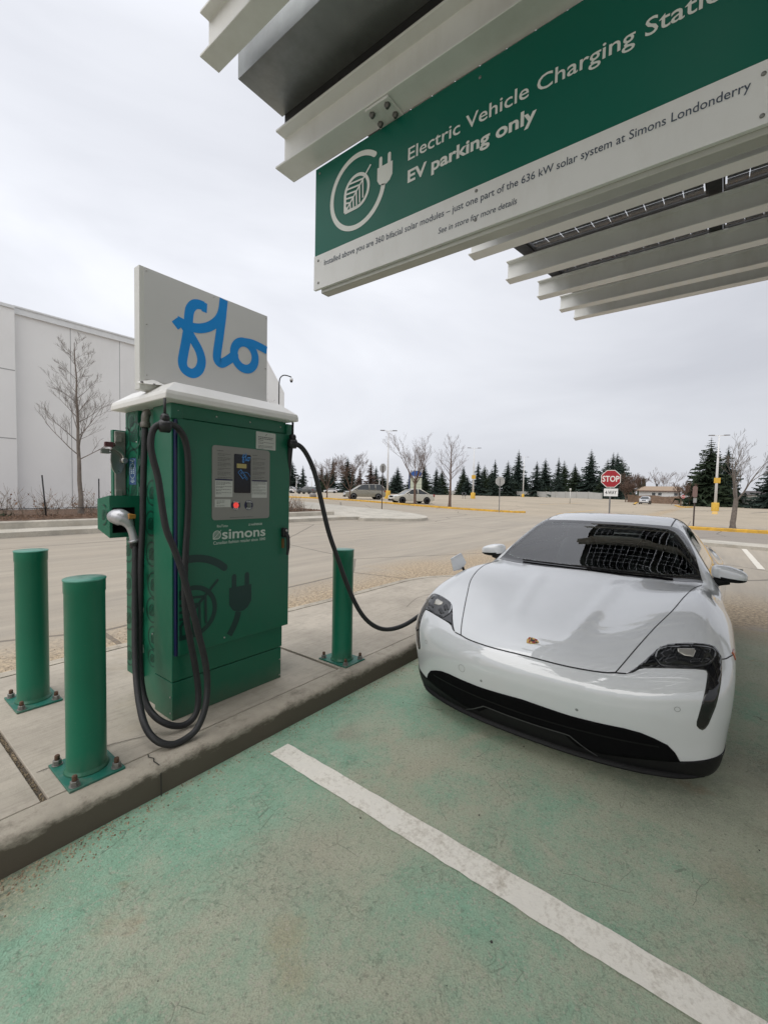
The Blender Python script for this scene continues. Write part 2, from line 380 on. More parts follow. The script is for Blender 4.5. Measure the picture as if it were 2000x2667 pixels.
    crk2 = g.math('MULTIPLY', g.math('LESS_THAN', vd2, 0.008), g.math('GREATER_THAN', g.noise(p, 2.6, 4), 0.60))
    crk = g.math('MAXIMUM', crk, g.math('MULTIPLY', crk2, 0.7))
    c = g.mix(g.math('MULTIPLY', crk, 0.5), c, (0.07, 0.072, 0.058))
    rg = g.math('ABSOLUTE', g.math('SUBTRACT', g.noise(p, 13, 5, 0.6, 1.1), 0.5))
    wr = g.math('MULTIPLY', g.ramp(rg, 0.020, 0.0), g.ramp(g.noise(p, 3.1, 5, .65), 0.44, 0.62), clamp=True)
    c = g.mix(g.math('MULTIPLY', wr, 0.34), c, (0.10, 0.115, 0.085))
    crk = g.math('MAXIMUM', crk, g.math('MULTIPLY', wr, 0.35))
    t.links.new(c, b.inputs['Base Color']); b.inputs['Roughness'].default_value = 0.85; b.inputs['Specular IOR Level'].default_value = 0.3
    h = g.math('ADD', g.math('MULTIPLY', n3, 0.55), g.math('MULTIPLY', n2, 0.6)); h = g.math('SUBTRACT', h, g.math('MULTIPLY', crk, 0.6)); h = g.math('ADD', h, g.math('MULTIPLY', n4, 0.25)); h = g.math('SUBTRACT', h, g.math('MULTIPLY', ag['Distance'], 0.10))
    t.links.new(g.bump(h, 0.7, 0.012), b.inputs['Normal'])
    return m
random.seed(4)
gb = B()
edge = [(-4, -7), (6.7, -7)] + [(6.75+0.12*random.uniform(-1, 1), -6.5+0.35*i) for i in range(24)] + [(6.9, 2.27), (-4, 2.27)]
gb.add([(x, y, 0.004) for x, y in edge], [list(range(len(edge)))])
tag(gb.build('parking_bay', green_mat()), 'worn green painted parking bay surface beside the kerb', kind='structure')

def line_mat(name, paint, under, lo=0.52, hi=0.66):
    m, t, b = nmat(name); g = G(t); p = g.pos()
    n1 = g.noise(p, 5, 8, 0.75); n2 = g.noise(p, 45, 5, 0.7); n0 = g.noise(p, 1.4, 3)
    k = g.math('ADD', g.math('MULTIPLY', n1, 0.5), g.math('ADD', g.math('MULTIPLY', n2, 0.35), g.math('MULTIPLY', n0, 0.15)))
    pc = g.mix(g.ramp(n1, .3, .7), tuple(x*0.86 for x in paint), paint)
    c = g.mix(g.math('MULTIPLY', g.ramp(k, lo, hi), 0.9), pc, under)
    t.links.new(c, b.inputs['Base Color']); b.inputs['Roughness'].default_value = 0.8
    t.links.new(g.bump(n2, 0.5, 0.006), b.inputs['Normal']); return m
def strip(name, pts, wd, z, m, jag=0.0, label=None, step=0.06):
    """painted line along pts (2D) with slightly ragged edges"""
    P = [Vector(p) for p in pts]; V = []; F = []
    L = (P[-1]-P[0]).length; n = max(2, int(L/step)); d = (P[-1]-P[0]).normalized(); nn = Vector((-d.y, d.x))
    for i in range(n+1):
        q = P[0]+d*(L*i/n)
        for sgn in (-1, 1):
            a = q+nn*sgn*(wd/2+random.uniform(-jag, jag)); V.append((a.x, a.y, z+gz(a.y)))
    F = [(2*i, 2*i+2, 2*i+3, 2*i+1) for i in range(n)]
    b = B(); b.add(V, F); o = b.build(name, m); return tag(o, label, kind='structure')
LM = line_mat('worn_white_paint', (0.88, 0.84, 0.75), (0.46, 0.41, 0.33), 0.49, 0.63)
YM = line_mat('worn_yellow_paint', (0.62, 0.38, 0.09), (0.33, 0.26, 0.16), 0.55, 0.7)
WM = line_mat('pale_white_paint', (0.66, 0.62, 0.54), (0.38, 0.32, 0.25), 0.56, 0.72)
strip('bay_line', [(1.663, 2.05), (1.600, -4.5)], 0.136, 0.008, LM, 0.0035, 'worn white bay line running from the kerb')
strip('road_marking', [(17.8, -0.72), (12.95, -0.85)], 0.13, 0.006, WM, 0.004, 'white parking line behind the car')
strip('road_marking', [(54.5, 0.2), (66, 0.25)], 0.5, 0.006, YM, 0.02, 'yellow line leading to the right lamp post')
for a, b_ in (((28.6, 0.55), (30.2, 1.15)), ((28.4, -1.95), (30.0, -2.1)), ((60, 19.3), (84, 19.5)), ((37, 10.5), (52, 10.7))):
    strip('road_marking', [a, b_], 0.12, 0.006, YM, 0.01, 'short faded yellow line in the far car park')
for (x0, y0, x1, y1) in ((60, 5.5, 74, -2), (62, 22, 75, 17), (64, -3, 76, -6)):
    strip('road_marking', [(x0, y0), (x1, y1)], 0.35, 0.006, mat('tar_seal', (0.06, 0.055, 0.05), 0.7), 0.03, 'dark sealed joint across the far car park')

# ------------------------------------------------------------------ island: kerb ring and slabs
def conc_mat(name, base, broom=None, dark=0.0, warm=(0.36, 0.30, 0.22)):
    m, t, b = nmat(name); g = G(t); p = g.pos()
    n1 = g.noise(p, 1.6, 7, 0.65); n2 = g.noise(p, 14, 6, 0.7); n3 = g.noise(p, 130, 3, 0.6)
    c = g.mix(g.ramp(n1, 0.3, 0.7), tuple(x*0.76 for x in base), tuple(x*1.14 for x in base))
    c = g.mix(g.math('MULTIPLY', g.ramp(n2, 0.5, 0.72), 0.35), c, tuple(x*0.5 for x in base))
    c = g.mix(g.math('MULTIPLY', g.ramp(g.noise(p, 0.9, 5, 0.7), 0.56, 0.72), 0.6), c, warm)
    c = g.mix(g.math('MULTIPLY', g.ramp(n3, 0.58, 0.78), 0.35), c, tuple(x*0.4 for x in base))
    h = g.math('ADD', g.math('MULTIPLY', n2, 0.4), g.math('MULTIPLY', n3, 0.35))
    if broom:
        nb = g.noise(g.mapv(p, broom), 60, 3, 0.6)
        c = g.mix(g.math('MULTIPLY', g.ramp(nb, 0.50, 0.68), 0.30), c, tuple(x*0.55 for x in base))
        h = g.math('ADD', h, g.math('MULTIPLY', nb, 0.6))
    if dark:
        # splash-grime on the kerb face where the gutter runs
        s = g.n('ShaderNodeSeparateXYZ', {0: p}); nn = g.noise(g.mapv(p, (3, 3, 7)), 2.2, 8, 0.75)
        zz = g.math('ADD', s.outputs[2], g.math('MULTIPLY', g.math('SUBTRACT', nn, 0.5), 0.19))
        c = g.mix(g.math('MULTIPLY', g.ramp(zz, 0.150, 0.105), dark, clamp=True), c, (0.105, 0.088, 0.066))
    t.links.new(c, b.inputs['Base Color']); b.inputs['Roughness'].default_value = 0.9; b.inputs['Specular IOR Level'].default_value = 0.25
    t.links.new(g.bump(h, 0.55, 0.007), b.inputs['Normal']); return m
def island_outline(ins, x0=-6.0, n=28):
    """plan outline inset by ins; near side runs straight along y=2.2, far side near y=4.2, rounded nose at x~7"""
    ya, yb, xe = 2.2+ins, 4.2-ins, 5.6; xn = 6.9-ins
    far = [(x0, yb+0.08), (1.6, yb+0.08), (2.6, yb-0.10), (4.2, yb-0.14), (xe, yb-0.14)]
    pts = [(x0, ya), (xe, ya)]
    yc_, ry = (ya+yb-0.14)/2, (yb-0.14-ya)/2
    pts += [(xe+(xn-xe)*math.sin(R(180*i/n)), yc_-ry*math.cos(R(180*i/n))) for i in range(1, n)]
    return pts + far[::-1]
random.seed(9)
KM = conc_mat('kerb_concrete', (0.43, 0.385, 0.315), None, 0.95)
SM_ = conc_mat('slab_concrete', (0.46, 0.41, 0.34), (0.05, 1.0, 1.0))
kb = B()
rings = [(0.0, -0.02), (0.004, 0.110), (0.009, 0.130), (0.020, 0.145), (0.036, 0.153), (0.052, 0.1555), (0.150, 0.157), (0.153, 0.10)]
def densify(P, step=0.25):
    o = []
    for a, b_ in zip(P, P[1:]+P[:1]):
        n = max(1, int(math.hypot(b_[0]-a[0], b_[1]-a[1])/step))
        o += [(a[0]+(b_[0]-a[0])*i/n, a[1]+(b_[1]-a[1])*i/n) for i in range(n)]
    return o
Ls = []
base_o = island_outline(0)
cnts = [max(1, int(math.hypot(b_[0]-a[0], b_[1]-a[1])/0.12)) for a, b_ in zip(base_o, base_o[1:]+base_o[:1])]
for ins, z in rings:
    P = island_outline(ins); o = []
    for (a, b_), n in zip(zip(P, P[1:]+P[:1]), cnts):
        o += [(a[0]+(b_[0]-a[0])*i/n, a[1]+(b_[1]-a[1])*i/n, z) for i in range(n)]
    Ls.append(o)
wv = [mnoise.noise(Vector((p[0]*1.3, p[1]*1.3, 0)))*0.012+mnoise.noise(Vector((p[0]*9, p[1]*9, 3)))*0.004 for p in Ls[0]]
V = []
for k, o in enumerate(Ls):
    for i, p in enumerate(o):
        q = wv[i]*(1 if 1 <= k <= 5 else 0.2); V.append((p[0], p[1]+(q if p[1] < 3 else -q), p[2]+(q*0.35 if 0 < k < 7 else 0)))
nn = len(Ls[0])
kb.add(V[:7*nn], [(k*nn+i, k*nn+(i+1) % nn, (k+1)*nn+(i+1) % nn, (k+1)*nn+i) for k in range(6) for i in range(nn)], 0, True)
kb.add(V[6*nn:], [(i, (i+1) % nn, nn+(i+1) % nn, nn+i) for i in range(nn)], 0, False)
tag(kb.build('kerb', KM, fix=False), 'weathered concrete kerb with a rounded edge', kind='structure')
gap = B()                                                          # dirt filled bed under the slabs, seen in the joints
P = island_outline(0.149); gap.add([(x, y, 0.139) for x, y in P], [list(range(len(P)))])
tag(gap.build('joint_dirt', mat('joint_dirt', (0.10, 0.082, 0.06), 0.95, var=0.5, vs=40, bump=0.8)), 'dark grit lying in the slab joints', kind='structure')
slab = B()
def slab_piece(x0, x1):
    P = densify(island_outline(0.162), 0.2); Q = []
    P = [(min(max(x, x0), x1), y) for x, y in P]
    for p in P:
        if not Q or math.hypot(p[0]-Q[-1][0], p[1]-Q[-1][1]) > 1e-4: Q.append(p)
    while math.hypot(Q[0][0]-Q[-1][0], Q[0][1]-Q[-1][1]) < 1e-4: Q.pop()
    Q2 = []
    for i, p in enumerate(Q):                                       # drop collinear repeats on the cut
        a, c_ = Q[i-1], Q[(i+1) % len(Q)]
        if abs((p[0]-a[0])*(c_[1]-p[1])-(p[1]-a[1])*(c_[0]-p[0])) < 1e-9 and (abs(p[0]-x0) < 1e-6 or abs(p[0]-x1) < 1e-6): continue
        Q2.append(p)
    slab.prism(Q2, lambda a, b_, t: (a, b_, t), 0.10, 0.155)
slab_piece(-5.8, 0.566); slab_piece(0.594, 2.485); slab_piece(2.515, 7.2)
tag(slab.build('pavement', SM_, bevel=0.008), 'broom finished concrete slabs of the charging island', kind='structure')
jb = B()                                                           # sawn joints in the kerb and hairline slab cracks
for xx in (1.02, 4.05, -1.6):
    for (y0, y1, z) in ((2.205, 2.345, 0.1605),):
        pts = [(xx+random.uniform(-.008, .008)+0.03*(y-2.2), y) for y in np.linspace(y0, y1, 6)]
        stroke(jb, pts, 0.006, lambda a, b_, z=z: (a, b_, z), 0, False, False)
    jb.add([(xx-.003, 2.188, 0.0), (xx+.004, 2.188, 0.0), (xx+.004, 2.192, 0.125), (xx-.003, 2.192, 0.125)], [(0, 1, 2, 3)])
for pts in ([(4.4, 3.0), (4.9, 3.16), (5.3, 3.12)], [(0.62, 2.62), (0.9, 2.60), (1.15, 2.52)], [(-0.4, 3.3), (0.1, 3.22), (0.5, 3.05)], [(0.1, 2.4), (0.3, 2.62), (0.42, 2.9), (0.5, 3.4)]):
    stroke(jb, smooth_path([(a+random.uniform(-.01, .01), b_+random.uniform(-.01, .01)) for a, b_ in pts], 6), 0.004, lambda a, b_: (a, b_, 0.1582), 0, False, False)
tag(jb.build('kerb_crack', mat('crack_dark', (0.05, 0.045, 0.038), 0.95)), 'thin dark cracks and joints in the kerb', kind='structure')

# ------------------------------------------------------------------ loose grit
def grit(name, label, n, fn, size, m, seed):
    random.seed(seed); b = B()
    for _ in range(n):
        x, y, z = fn(); s = size*random.uniform(0.4, 1.5)
        Q = [Vector((random.uniform(-1, 1), random.uniform(-1, 1), 0)).normalized()*s for _ in range(1)]
        a0 = random.uniform(0, 6.28); k = 5
        ring = [(x+s*math.cos(a0+6.28*i/k)*random.uniform(.6, 1.1), y+s*math.sin(a0+6.28*i/k)*random.uniform(.6, 1.1), z) for i in range(k)]
        top_ = [(x+(p[0]-x)*.55, y+(p[1]-y)*.55, z+s*random.uniform(.5, .9)) for p in ring]
        b.hexa(ring, top_)
    return tag(b.build(name, m), label, kind='stuff')
def _g1():
    y = 2.19-abs(random.gauss(0, 0.07)); x = random.choice((random.uniform(-.2, 3.6), random.gauss(0.5, 0.25))); return x, y, 0.004
grit('gravel', 'loose grit along the foot of the kerb', 900, _g1, 0.0042, mat('grit_tan', (0.30, 0.235, 0.155), 0.9, var=0.6, vs=30), 3)
def _g2():
    return random.uniform(-0.5, 6.5), random.uniform(-1.2, 2.0), 0.004
grit('gravel', 'small dark stones scattered over the green bay', 60, _g2, 0.0040, mat('grit_dark', (0.05, 0.045, 0.04), 0.9), 5)
def _g3():
    return 0.58+random.gauss(0, .007), random.uniform(2.36, 4.0), 0.14
grit('gravel', 'gravel lying in the slab joint', 420, _g3, 0.0045, MATS['grit_tan'], 6)
def _g4():
    return random.uniform(-.8, 7.5), 4.15+abs(random.gauss(0.35, 0.45)), 0.0
grit('gravel', 'coarse sand along the far edge of the island', 5200, _g4, 0.0052, MATS['grit_tan'], 7)

# ------------------------------------------------------------------ far kerbs, pavement and planting strips
def band(name, path, prof, m, label, kind='structure', smooth=False):
    """sweeps a (offset,height) profile along a 2D path over the terrain"""
    P = [Vector(p) for p in path]; V = []
    for i, p in enumerate(P):
        d = (P[min(i+1, len(P)-1)]-P[max(i-1, 0)]).normalized(); n = Vector((-d.y, d.x))
        for o_, h in prof: q = p+n*o_; V.append((q.x, q.y, gz(p.y)+h))
    k = len(prof); b = B()
    b.add(V, [(i*k+j, (i+1)*k+j, (i+1)*k+j+1, i*k+j+1) for i in range(len(P)-1) for j in range(k-1)], 0, smooth)
    return tag(b.build(name, m, fix=False), label, kind=kind)
FK = conc_mat('far_kerb_concrete', (0.46, 0.43, 0.37), None, 0.0)
FP = conc_mat('far_pavement_concrete', (0.47, 0.44, 0.38), (1.0, 0.1, 1.0))
yk = mat('yellow_kerb_paint', (0.62, 0.36, 0.045), 0.75, var=0.22, vs=3.0, bump=0.4, dirt=((0.30, 0.22, 0.12), 4.0, 0.6))
# far pavement slab with its kerb: straight along y=15, then a rounded peninsula to the right
pen = [(-30, 15.05), (12.5, 15.15), (16.5, 14.0), (18.6, 12.7), (20.1, 12.6), (21.6, 13.6), (23.0, 15.8), (23.7, 18.4), (23.6, 21.5), (23.9, 26.0), (25.0, 40), (-30, 40)]
pens = [tuple(p) for p in smooth_path(pen[:11], 5)]
b = B(); Q = pens + [(-30, 40)]
top_ = [(x, y, gz(min(y, 15.5) if x < 13 else y)+0.15) for x, y in pens]
b2 = []
n = len(pens)
ol = [Vector(p) for p in pens]+[Vector((-30, 40))]
gpv = [Vector((x, y)) for y in np.arange(14, 40, 1.5) for x in np.arange(-29, 25, 1.5)]
rr_ = delaunay_2d_cdt(ol+gpv, [(i, (i+1) % len(ol)) for i in range(len(ol))], [], 1, 1e-5)
b.add([(v.x, v.y, gz(v.y)+.15) for v in rr_[0]], [list(f) for f in rr_[2]])
V = [(x, y, gz(y)-0.05) for x, y in pens]+[(x, y, gz(y)+0.15) for x, y in pens]
b.add(V, [(i, i+1, n+i+1, n+i) for i in range(n-1)], 0)
tag(b.build('pavement', FP), 'pale concrete pavement with a rounded end across the lane', kind='structure')
# raised planter kerb, bed and mulch
band('kerb', [(-30, 16.05), (16.6, 16.15)], [(0, 0.0), (0, 0.33), (0.03, 0.36), (0.26, 0.36), (0.26, 0.2)], FK, 'raised concrete kerb of the planting bed')
mm = mat('bark_mulch', (0.115, 0.068, 0.042), 0.95, var=0.55, vs=18, bump=1.0, bs=30)
b = B(); NX, NY = 120, 10
V = [(-30+46.4*i/NX, 16.30+5.6*j/NY, gz(16.3)+0.33+0.05*mnoise.noise(Vector((i*.9, j*1.1, 0)))+0.10*math.sin(math.pi*min(j/5, 1)/2)) for j in range(NY+1) for i in range(NX+1)]
b.add(V, [(j*(NX+1)+i, j*(NX+1)+i+1, (j+1)*(NX+1)+i+1, (j+1)*(NX+1)+i) for j in range(NY) for i in range(NX)], 0, True)
tag(b.build('mulch_bed', mm), 'brown bark mulch of the planting bed', kind='stuff')
grit('mulch_chips', 'loose bark chips on the planting bed', 1500, lambda: (random.uniform(-6, 16), random.uniform(16.3, 18.0), gz(16.3)+0.40), 0.05, mm, 12)
# yellow kerbs with dark verge behind
kp = [(0, -0.02), (0, 0.13), (0.03, 0.155), (0.17, 0.155), (0.17, 0.0)]
KX = 33.0
band('yellow_kerb', [(KX+.3, 70), (KX, 50), (KX, 41), (KX, 34), (KX, 28), (KX, 22), (KX+.3, 18), (KX+1.0, 15), (KX+1.6, 13.2), (KX+2.6, 12.6)], kp, yk, 'yellow painted kerb along the far side of the left lane')
band('verge', [(KX+.18, 70), (KX+.18, 22), (KX+.5, 18), (KX+1.2, 15), (KX+1.8, 13.6)], [(0, 0.10), (1.4, 0.11), (1.5, 0.0)], mat('verge_soil', (0.10, 0.075, 0.055), 0.95, var=0.4, vs=3, bump=.6), 'dark soil verge behind the yellow kerb')
band('yellow_kerb', [(26.7, 1.6), (26.6, 0), (26.3, -8), (26, -30)], kp, yk, 'yellow painted kerb behind the white car')
band('verge', [(26.9, 1.5), (26.8, 0), (26.5, -8), (26.2, -30)], [(0, 0.10), (1.1, 0.11), (1.2, 0.0)], MATS['verge_soil'], 'dark soil verge behind the right yellow kerb')
band('pavement', [(18.2, 0.75), (17.75, -1.4), (16.9, -5.5), (15.6, -12)], [(0, -.02), (0, 0.10), (1.15, 0.11), (1.15, -.02)], FP, 'pale concrete strip of pavement behind the bay')
band('yellow_kerb', [(95, 12.5), (112, 14.5), (122, 15.5)], [(0, -.02), (0, .16), (.35, .16), (.35, 0)], yk, 'yellow kerb at the far exit road')
band('yellow_kerb', [(100, 6.6), (86, 5.0), (84.5, 3.9), (88, 3.2)], [(0, -.02), (0, .16), (.3, .16), (.3, 0)], yk, 'yellow kerb of the far planting island')
# ------------------------------------------------------------------ solar canopy
WS = mat('white_steel', (0.72, 0.725, 0.705), 0.45, var=0.06, vs=1.5, bump=0.05, bs=40, dirt=((0.36, 0.33, 0.26), 1.4, 0.35))
GV = mat('galvanised_steel', (0.30, 0.315, 0.31), 0.42, 0.75, var=0.35, vs=2.2, bump=0.06, bs=12, dirt=((0.12, 0.12, 0.11), 3, 0.5))
canopy = thing('solar_canopy', 'white steel solar canopy with dark glass panels over the parking bay', 'solar canopy', (5.0, -1.75, 0))
beams = [(1.573, 3.29), (2.67, 3.62), (3.775, 3.80), (4.655, 3.917), (5.66, 4.10), (6.605, 4.258), (7.36, 4.385)]
YL, YR = 1.94, -9.2
for i, (x, z) in enumerate(beams):
    b = B(); b.ibeam((x, YL, z), (x, YR, z), 0.128, 0.20, mi=0)
    if i > 0:
        b.box(x-.02, x+.02, YL-.35, YL-.345, z+.2, z+.215)
    b.build('beam', WS, canopy, True, bevel=0.002, seg=1)
for x, z in ((1.133, 3.53), (0.18, 3.69), (-0.78, 3.85), (-1.74, 4.01), (-2.70, 4.17)):
    b = B(); b.ibeam((x, YL, z), (x, YR, z), 0.095, 0.20)
    b.build('beam', WS, canopy, True, bevel=0.002, seg=1)
b = B()                                                            # gutter trough between the two roof wings
gy0, gy1 = YL-.002, YR
gp = [(1.281, 3.83), (1.281, 3.578), (1.551, 3.582), (1.551, 3.83), (1.545, 3.83), (1.545, 3.590), (1.287, 3.586), (1.287, 3.83)]
b.prism(gp, lambda a, z, t: (a, t, z), gy0, gy1)
b.box(1.288, 1.544, YL-.008, YL-.003, 3.588, 3.80)
b.build('gutter', GV, canopy, True)
b = B()                                                            # dark plate added to fill the black gap between gutter and low beam
b.box(1.5525, 1.63, YR, YL-.02, 3.4915, 3.645)
b.build('closure_plate', mat('dark_steel', (0.02, 0.02, 0.022), 0.6, 0.0), canopy, True)
# panels: 6 x 10 cells each, laminated in clear glass, thin gaps let the sky through
pm_cell = mat('solar_cell', (0.012, 0.014, 0.022), 0.35, var=0.3, vs=3, rvar=.1, spec=.05)
pm_frame = mat('panel_frame', (0.012, 0.012, 0.013), 0.5, 0.0)
pm_glass = clear('panel_glass', (0.95, 0.96, 0.96), 0.15, 1.25, 0.15)
def panel_top(x): return 4.004+(x-3.775)*0.1632 if x > 1.4 else 3.735+(1.133-x)*0.1669
PW = 1.46
def make_panel(x0, x1):
    L = x1-x0; s = 0.1632
    root = None
    def fn(a, b_, t): return (x0+a, b_, panel_top(x0+a)+t)
    fr = B(); f = 0.014
    for (a0, a1, c0, c1) in ((0, L, -PW, -PW+f), (0, L, -f, 0), (0, f, -PW+f, -f), (L-f, L, -PW+f, -f)):
        fr.hexa([fn(a0, c0, .012), fn(a1, c0, .012), fn(a1, c1, .012), fn(a0, c1, .012)], [fn(a0, c0, .05), fn(a1, c0, .05), fn(a1, c1, .05), fn(a0, c1, .05)])
    ce = B(); nx_, ny_ = 6, 10; ga = 0.0046; ax, ay = (L-2*f-.02)/nx_, (PW-2*f-.02)/ny_
    for i in range(nx_):
        for j in range(ny_):
            a0 = f+.01+i*ax+ga/2; a1 = a0+ax-ga; c1 = -(f+.01+j*ay+ga/2); c0 = c1-ay+ga; k = .006
            oct_ = [(a0+k, c0), (a1-k, c0), (a1, c0+k), (a1, c1-k), (a1-k, c1), (a0+k, c1), (a0, c1-k), (a0, c0+k)]
            ce.add([fn(a, c, .030) for a, c in oct_], [list(range(8))])
    gl = B(); gl.add([fn(f, -PW+f, .024), fn(L-f, -PW+f, .024), fn(L-f, -f, .024), fn(f, -f, .024)], [(0, 1, 2, 3)])
    return fr, ce, gl
xsb = [1.64] + [x for x, z in beams[1:]]
spans = [(a, c) for a, c in zip(xsb, xsb[1:])]+[(-2.70, -1.74), (-1.74, -.78), (-.78, .18), (.18, 1.133)]
for xa_, xb_ in spans:
    x0, x1 = xa_+.012, xb_-.012
    fr, ce, gl = make_panel(x0, x1)
    first = None
    for k in range(7):
        y1 = 1.645-1.56*k
        if k == 0:
            p = fr.build('solar_panel', pm_frame, canopy, False); me = p.data
            c_ = ce.build('solar_cells', pm_cell, p, fix=False); g_ = gl.build('panel_glass', pm_glass, p, fix=False)
            p.location = (0-canopy.location.x, y1-canopy.location.y, 0); first = (p, c_, g_)
        else:
            p = first[0].copy(); COL.objects.link(p); p.location = (0-canopy.location.x, y1-canopy.location.y, 0)
            for q in first[1:]:
                d = q.copy(); COL.objects.link(d); d.parent = p
# dark rails in the gaps between panel columns and along the end
b = B()
for k in range(8):
    y0, y1 = (1.65, 1.77) if k == 0 else (1.645-1.56*k+.003, 1.645-1.56*k+.097)
    xa, xb = 1.66, 7.36
    b.hexa([(xa, y0, panel_top(xa)+.004), (xb, y0, panel_top(xb)+.004), (xb, y1, panel_top(xb)+.004), (xa, y1, panel_top(xa)+.004)],
           [(xa, y0, panel_top(xa)+.045), (xb, y0, panel_top(xb)+.045), (xb, y1, panel_top(xb)+.045), (xa, y1, panel_top(xa)+.045)])
b.build('panel_rail', MATS['dark_steel'], canopy, True)
# main girder below the purlins and its column, off to the right
b = B(); b.ibeam((0.6, -1.75, 2.83), (8.2, -1.75, 4.10), 0.2, 0.36, .016, .012); b.build('girder', WS, canopy, True, bevel=.003, seg=1)
b = B(); b.ibeam((5.0, -1.75, 0.0), (5.0, -1.75, 3.53), 0.25, 0.25, .016, .012, upv=(1, 0, 0)); b.box(4.85, 5.4, -1.95, -1.55, 0.004, 0.03); b.build('column', WS, canopy, True, bevel=.003, seg=1)

# ------------------------------------------------------------------ hanging sign
SX = 1.62; SY0, SY1 = 1.748, -0.125
sign = thing('hanging_sign', 'long green and white parking sign hanging under the canopy beam', 'sign', (SX, 0.8, 2.64))
TILT = 0.0105                                                      # the board hangs a touch low at its right end
def sf(off):
    return lambda a, z: (SX+off, SY0-a, z-TILT*a)                  # a runs along the reading direction
GREEN = mat('sign_green', (0.003, 0.120, 0.082), 0.38, var=0.05, vs=1.2, coat=0.0, spec=.3, rvar=.15)
WHT = mat('sign_white', (0.74, 0.74, 0.73), 0.4, var=0.04, vs=2, dirt=((0.45, 0.42, 0.35), 3, 0.25))
LT = mat('sign_lettering_white', (0.74, 0.76, 0.72), 0.5, var=0.03)
NAVY = mat('sign_lettering_grey', (0.055, 0.075, 0.11), 0.5, var=0.05)
Lw = SY0-SY1
b = B(); f0 = sf(0.0); f1 = sf(0.012)
b.hexa([f0(0.002, 2.8215), f0(Lw, 2.8215), f0(Lw, 3.276+TILT*Lw), f0(0.002, 3.266)], [f1(0.002, 2.8215), f1(Lw, 2.8215), f1(Lw, 3.276+TILT*Lw), f1(0.002, 3.266)])
b.build('green_panel', GREEN, sign, True)
b = B(); f0 = sf(-0.003); f1 = sf(0.012)
b.hexa([f0(0, 2.648), f0(Lw, 2.648), f0(Lw, 2.8205), f0(0, 2.8205)], [f1(0, 2.648), f1(Lw, 2.648), f1(Lw, 2.8205), f1(0, 2.8205)])
b.build('white_panel', WHT, sign, True)
b = B()
f0 = lambda a, z: (SX+.0125, SY0-a, z-TILT*a); f1 = lambda a, z: (SX+.065, SY0-a, z-TILT*a)
for z0, z1 in ((2.628, 2.668), (3.20, 3.24)):
    b.hexa([f0(.04, z0), f0(Lw, z0), f0(Lw, z1), f0(.04, z1)], [f1(.04, z0), f1(Lw, z0), f1(Lw, z1), f1(.04, z1)])
b.build('back_rail', mat('alu_rail', (0.42, 0.42, 0.38), 0.4, 0.3), sign, True, bevel=.003)
def words(name, parent, fn, m, items):
    for it in items:
        b = B(); text_on(b, it[0], fn, *it[1:5], **(it[5] if len(it) > 5 else {})); o = b.build(name, m, parent, True, fix=False)
    return o
fg = sf(-0.0012); fw = sf(-0.0042)
words('white_lettering', sign, lambda a, z: fg(a, z-0.022*max(0, a-1.1)), LT, [
    ('Electric Vehicle Charging Station', SY0-1.155, SY0-.010, 3.0633, 0.053, dict(bold=0.008))])
words('white_lettering', sign, fg, LT, [
    ('EV parking only', SY0-1.155, SY0-.586, 2.9683, 0.054, dict(bold=0.028))])
words('grey_lettering', sign, fw, NAVY, [
    ('Installed above you are 360 bifacial solar modules \u2013 just one part of the 636 kW solar system at Simons Londonderry', SY0-1.671, SY0+.020, 2.7565, 0.0275, dict(bold=0.004)),
    ('See in store for more details', SY0-0.988, SY0-.648, 2.6915, 0.0235, dict(bold=0.002, shear=0.18))])
b = B(); plug_logo(b, (SY0-1.457, 3.0475), 0.180, fg); b.build('logo', LT, sign, True, fix=False)
for yy, zz, o in ((1.716, 3.236, -.0005), (0.817, 3.236, -.0005), (-.046, 3.236, -.0005), (1.716, 2.793, -.0035), (.817, 2.803, -.0035), (-.046, 2.785, -.0035), (1.714, 2.679, -.0035), (.817, 2.69, -.0035), (-.048, 2.672, -.0035)):
    b = B(); b.lathe([(0.0065, 0), (0.006, 0.002), (0.001, 0.0035)], (SX+o, yy, zz-TILT*(SY0-yy)), (-1, 0, 0), 10); b.build('screw', mat('screw_steel', (0.25, 0.25, 0.24), 0.4, 0.8), sign, True)
for yy in (1.26, 0.20):                                            # hanger brackets bolted to the beam
    b = B(); b.box(1.515, 1.634, yy-.065, yy+.065, 3.277, 3.2885); b.box(1.634, 1.700, yy-.03, yy+.03, 3.0, 3.2885)
    br = b.build('hanger', WS, sign, True, bevel=.003)
    for dy, dz in ((-.042, -.030), (.042, -.030), (.042, .030), (-.042, .030)):
        c_ = B(); c_.lathe([(0.014, 0), (0.014, 0.008), (0.007, 0.018)], (1.572+dz, yy+dy, 3.2765), (0, 0, -1), 6, sm=False); c_.build('bolt', mat('bolt_grey', (0.16, 0.155, 0.15), 0.45, 0.7), br, True)
# ------------------------------------------------------------------ charging station
GZ = 0.155
CG = mat('cabinet_green', (0.005, 0.122, 0.066), 0.38, var=0.06, vs=1.6, coat=0.0, spec=.5, rvar=.18, bump=0.02, bs=90, dirt=((0.020, 0.10, 0.06), 2.2, 0.4), splash=((.12, .13, .095), .14, .4))
DG = mat('print_dark_green', (0.004, 0.034, 0.028), 0.42, var=0.05)
MG = mat('print_mid_green', (0.005, 0.048, 0.030), 0.42, var=0.05)
HW = mat('hood_white', (0.70, 0.69, 0.66), 0.35, var=0.05, vs=3, dirt=((0.45, 0.42, 0.36), 2.5, 0.25))
RB = mat('cable_rubber', (0.016, 0.016, 0.017), 0.55, var=0.2, vs=12, bump=0.05, bs=120)
BP = mat('black_plastic', (0.014, 0.014, 0.015), 0.4)
STL = mat('stainless', (0.42, 0.41, 0.39), 0.3, 0.9, var=0.15, vs=5)
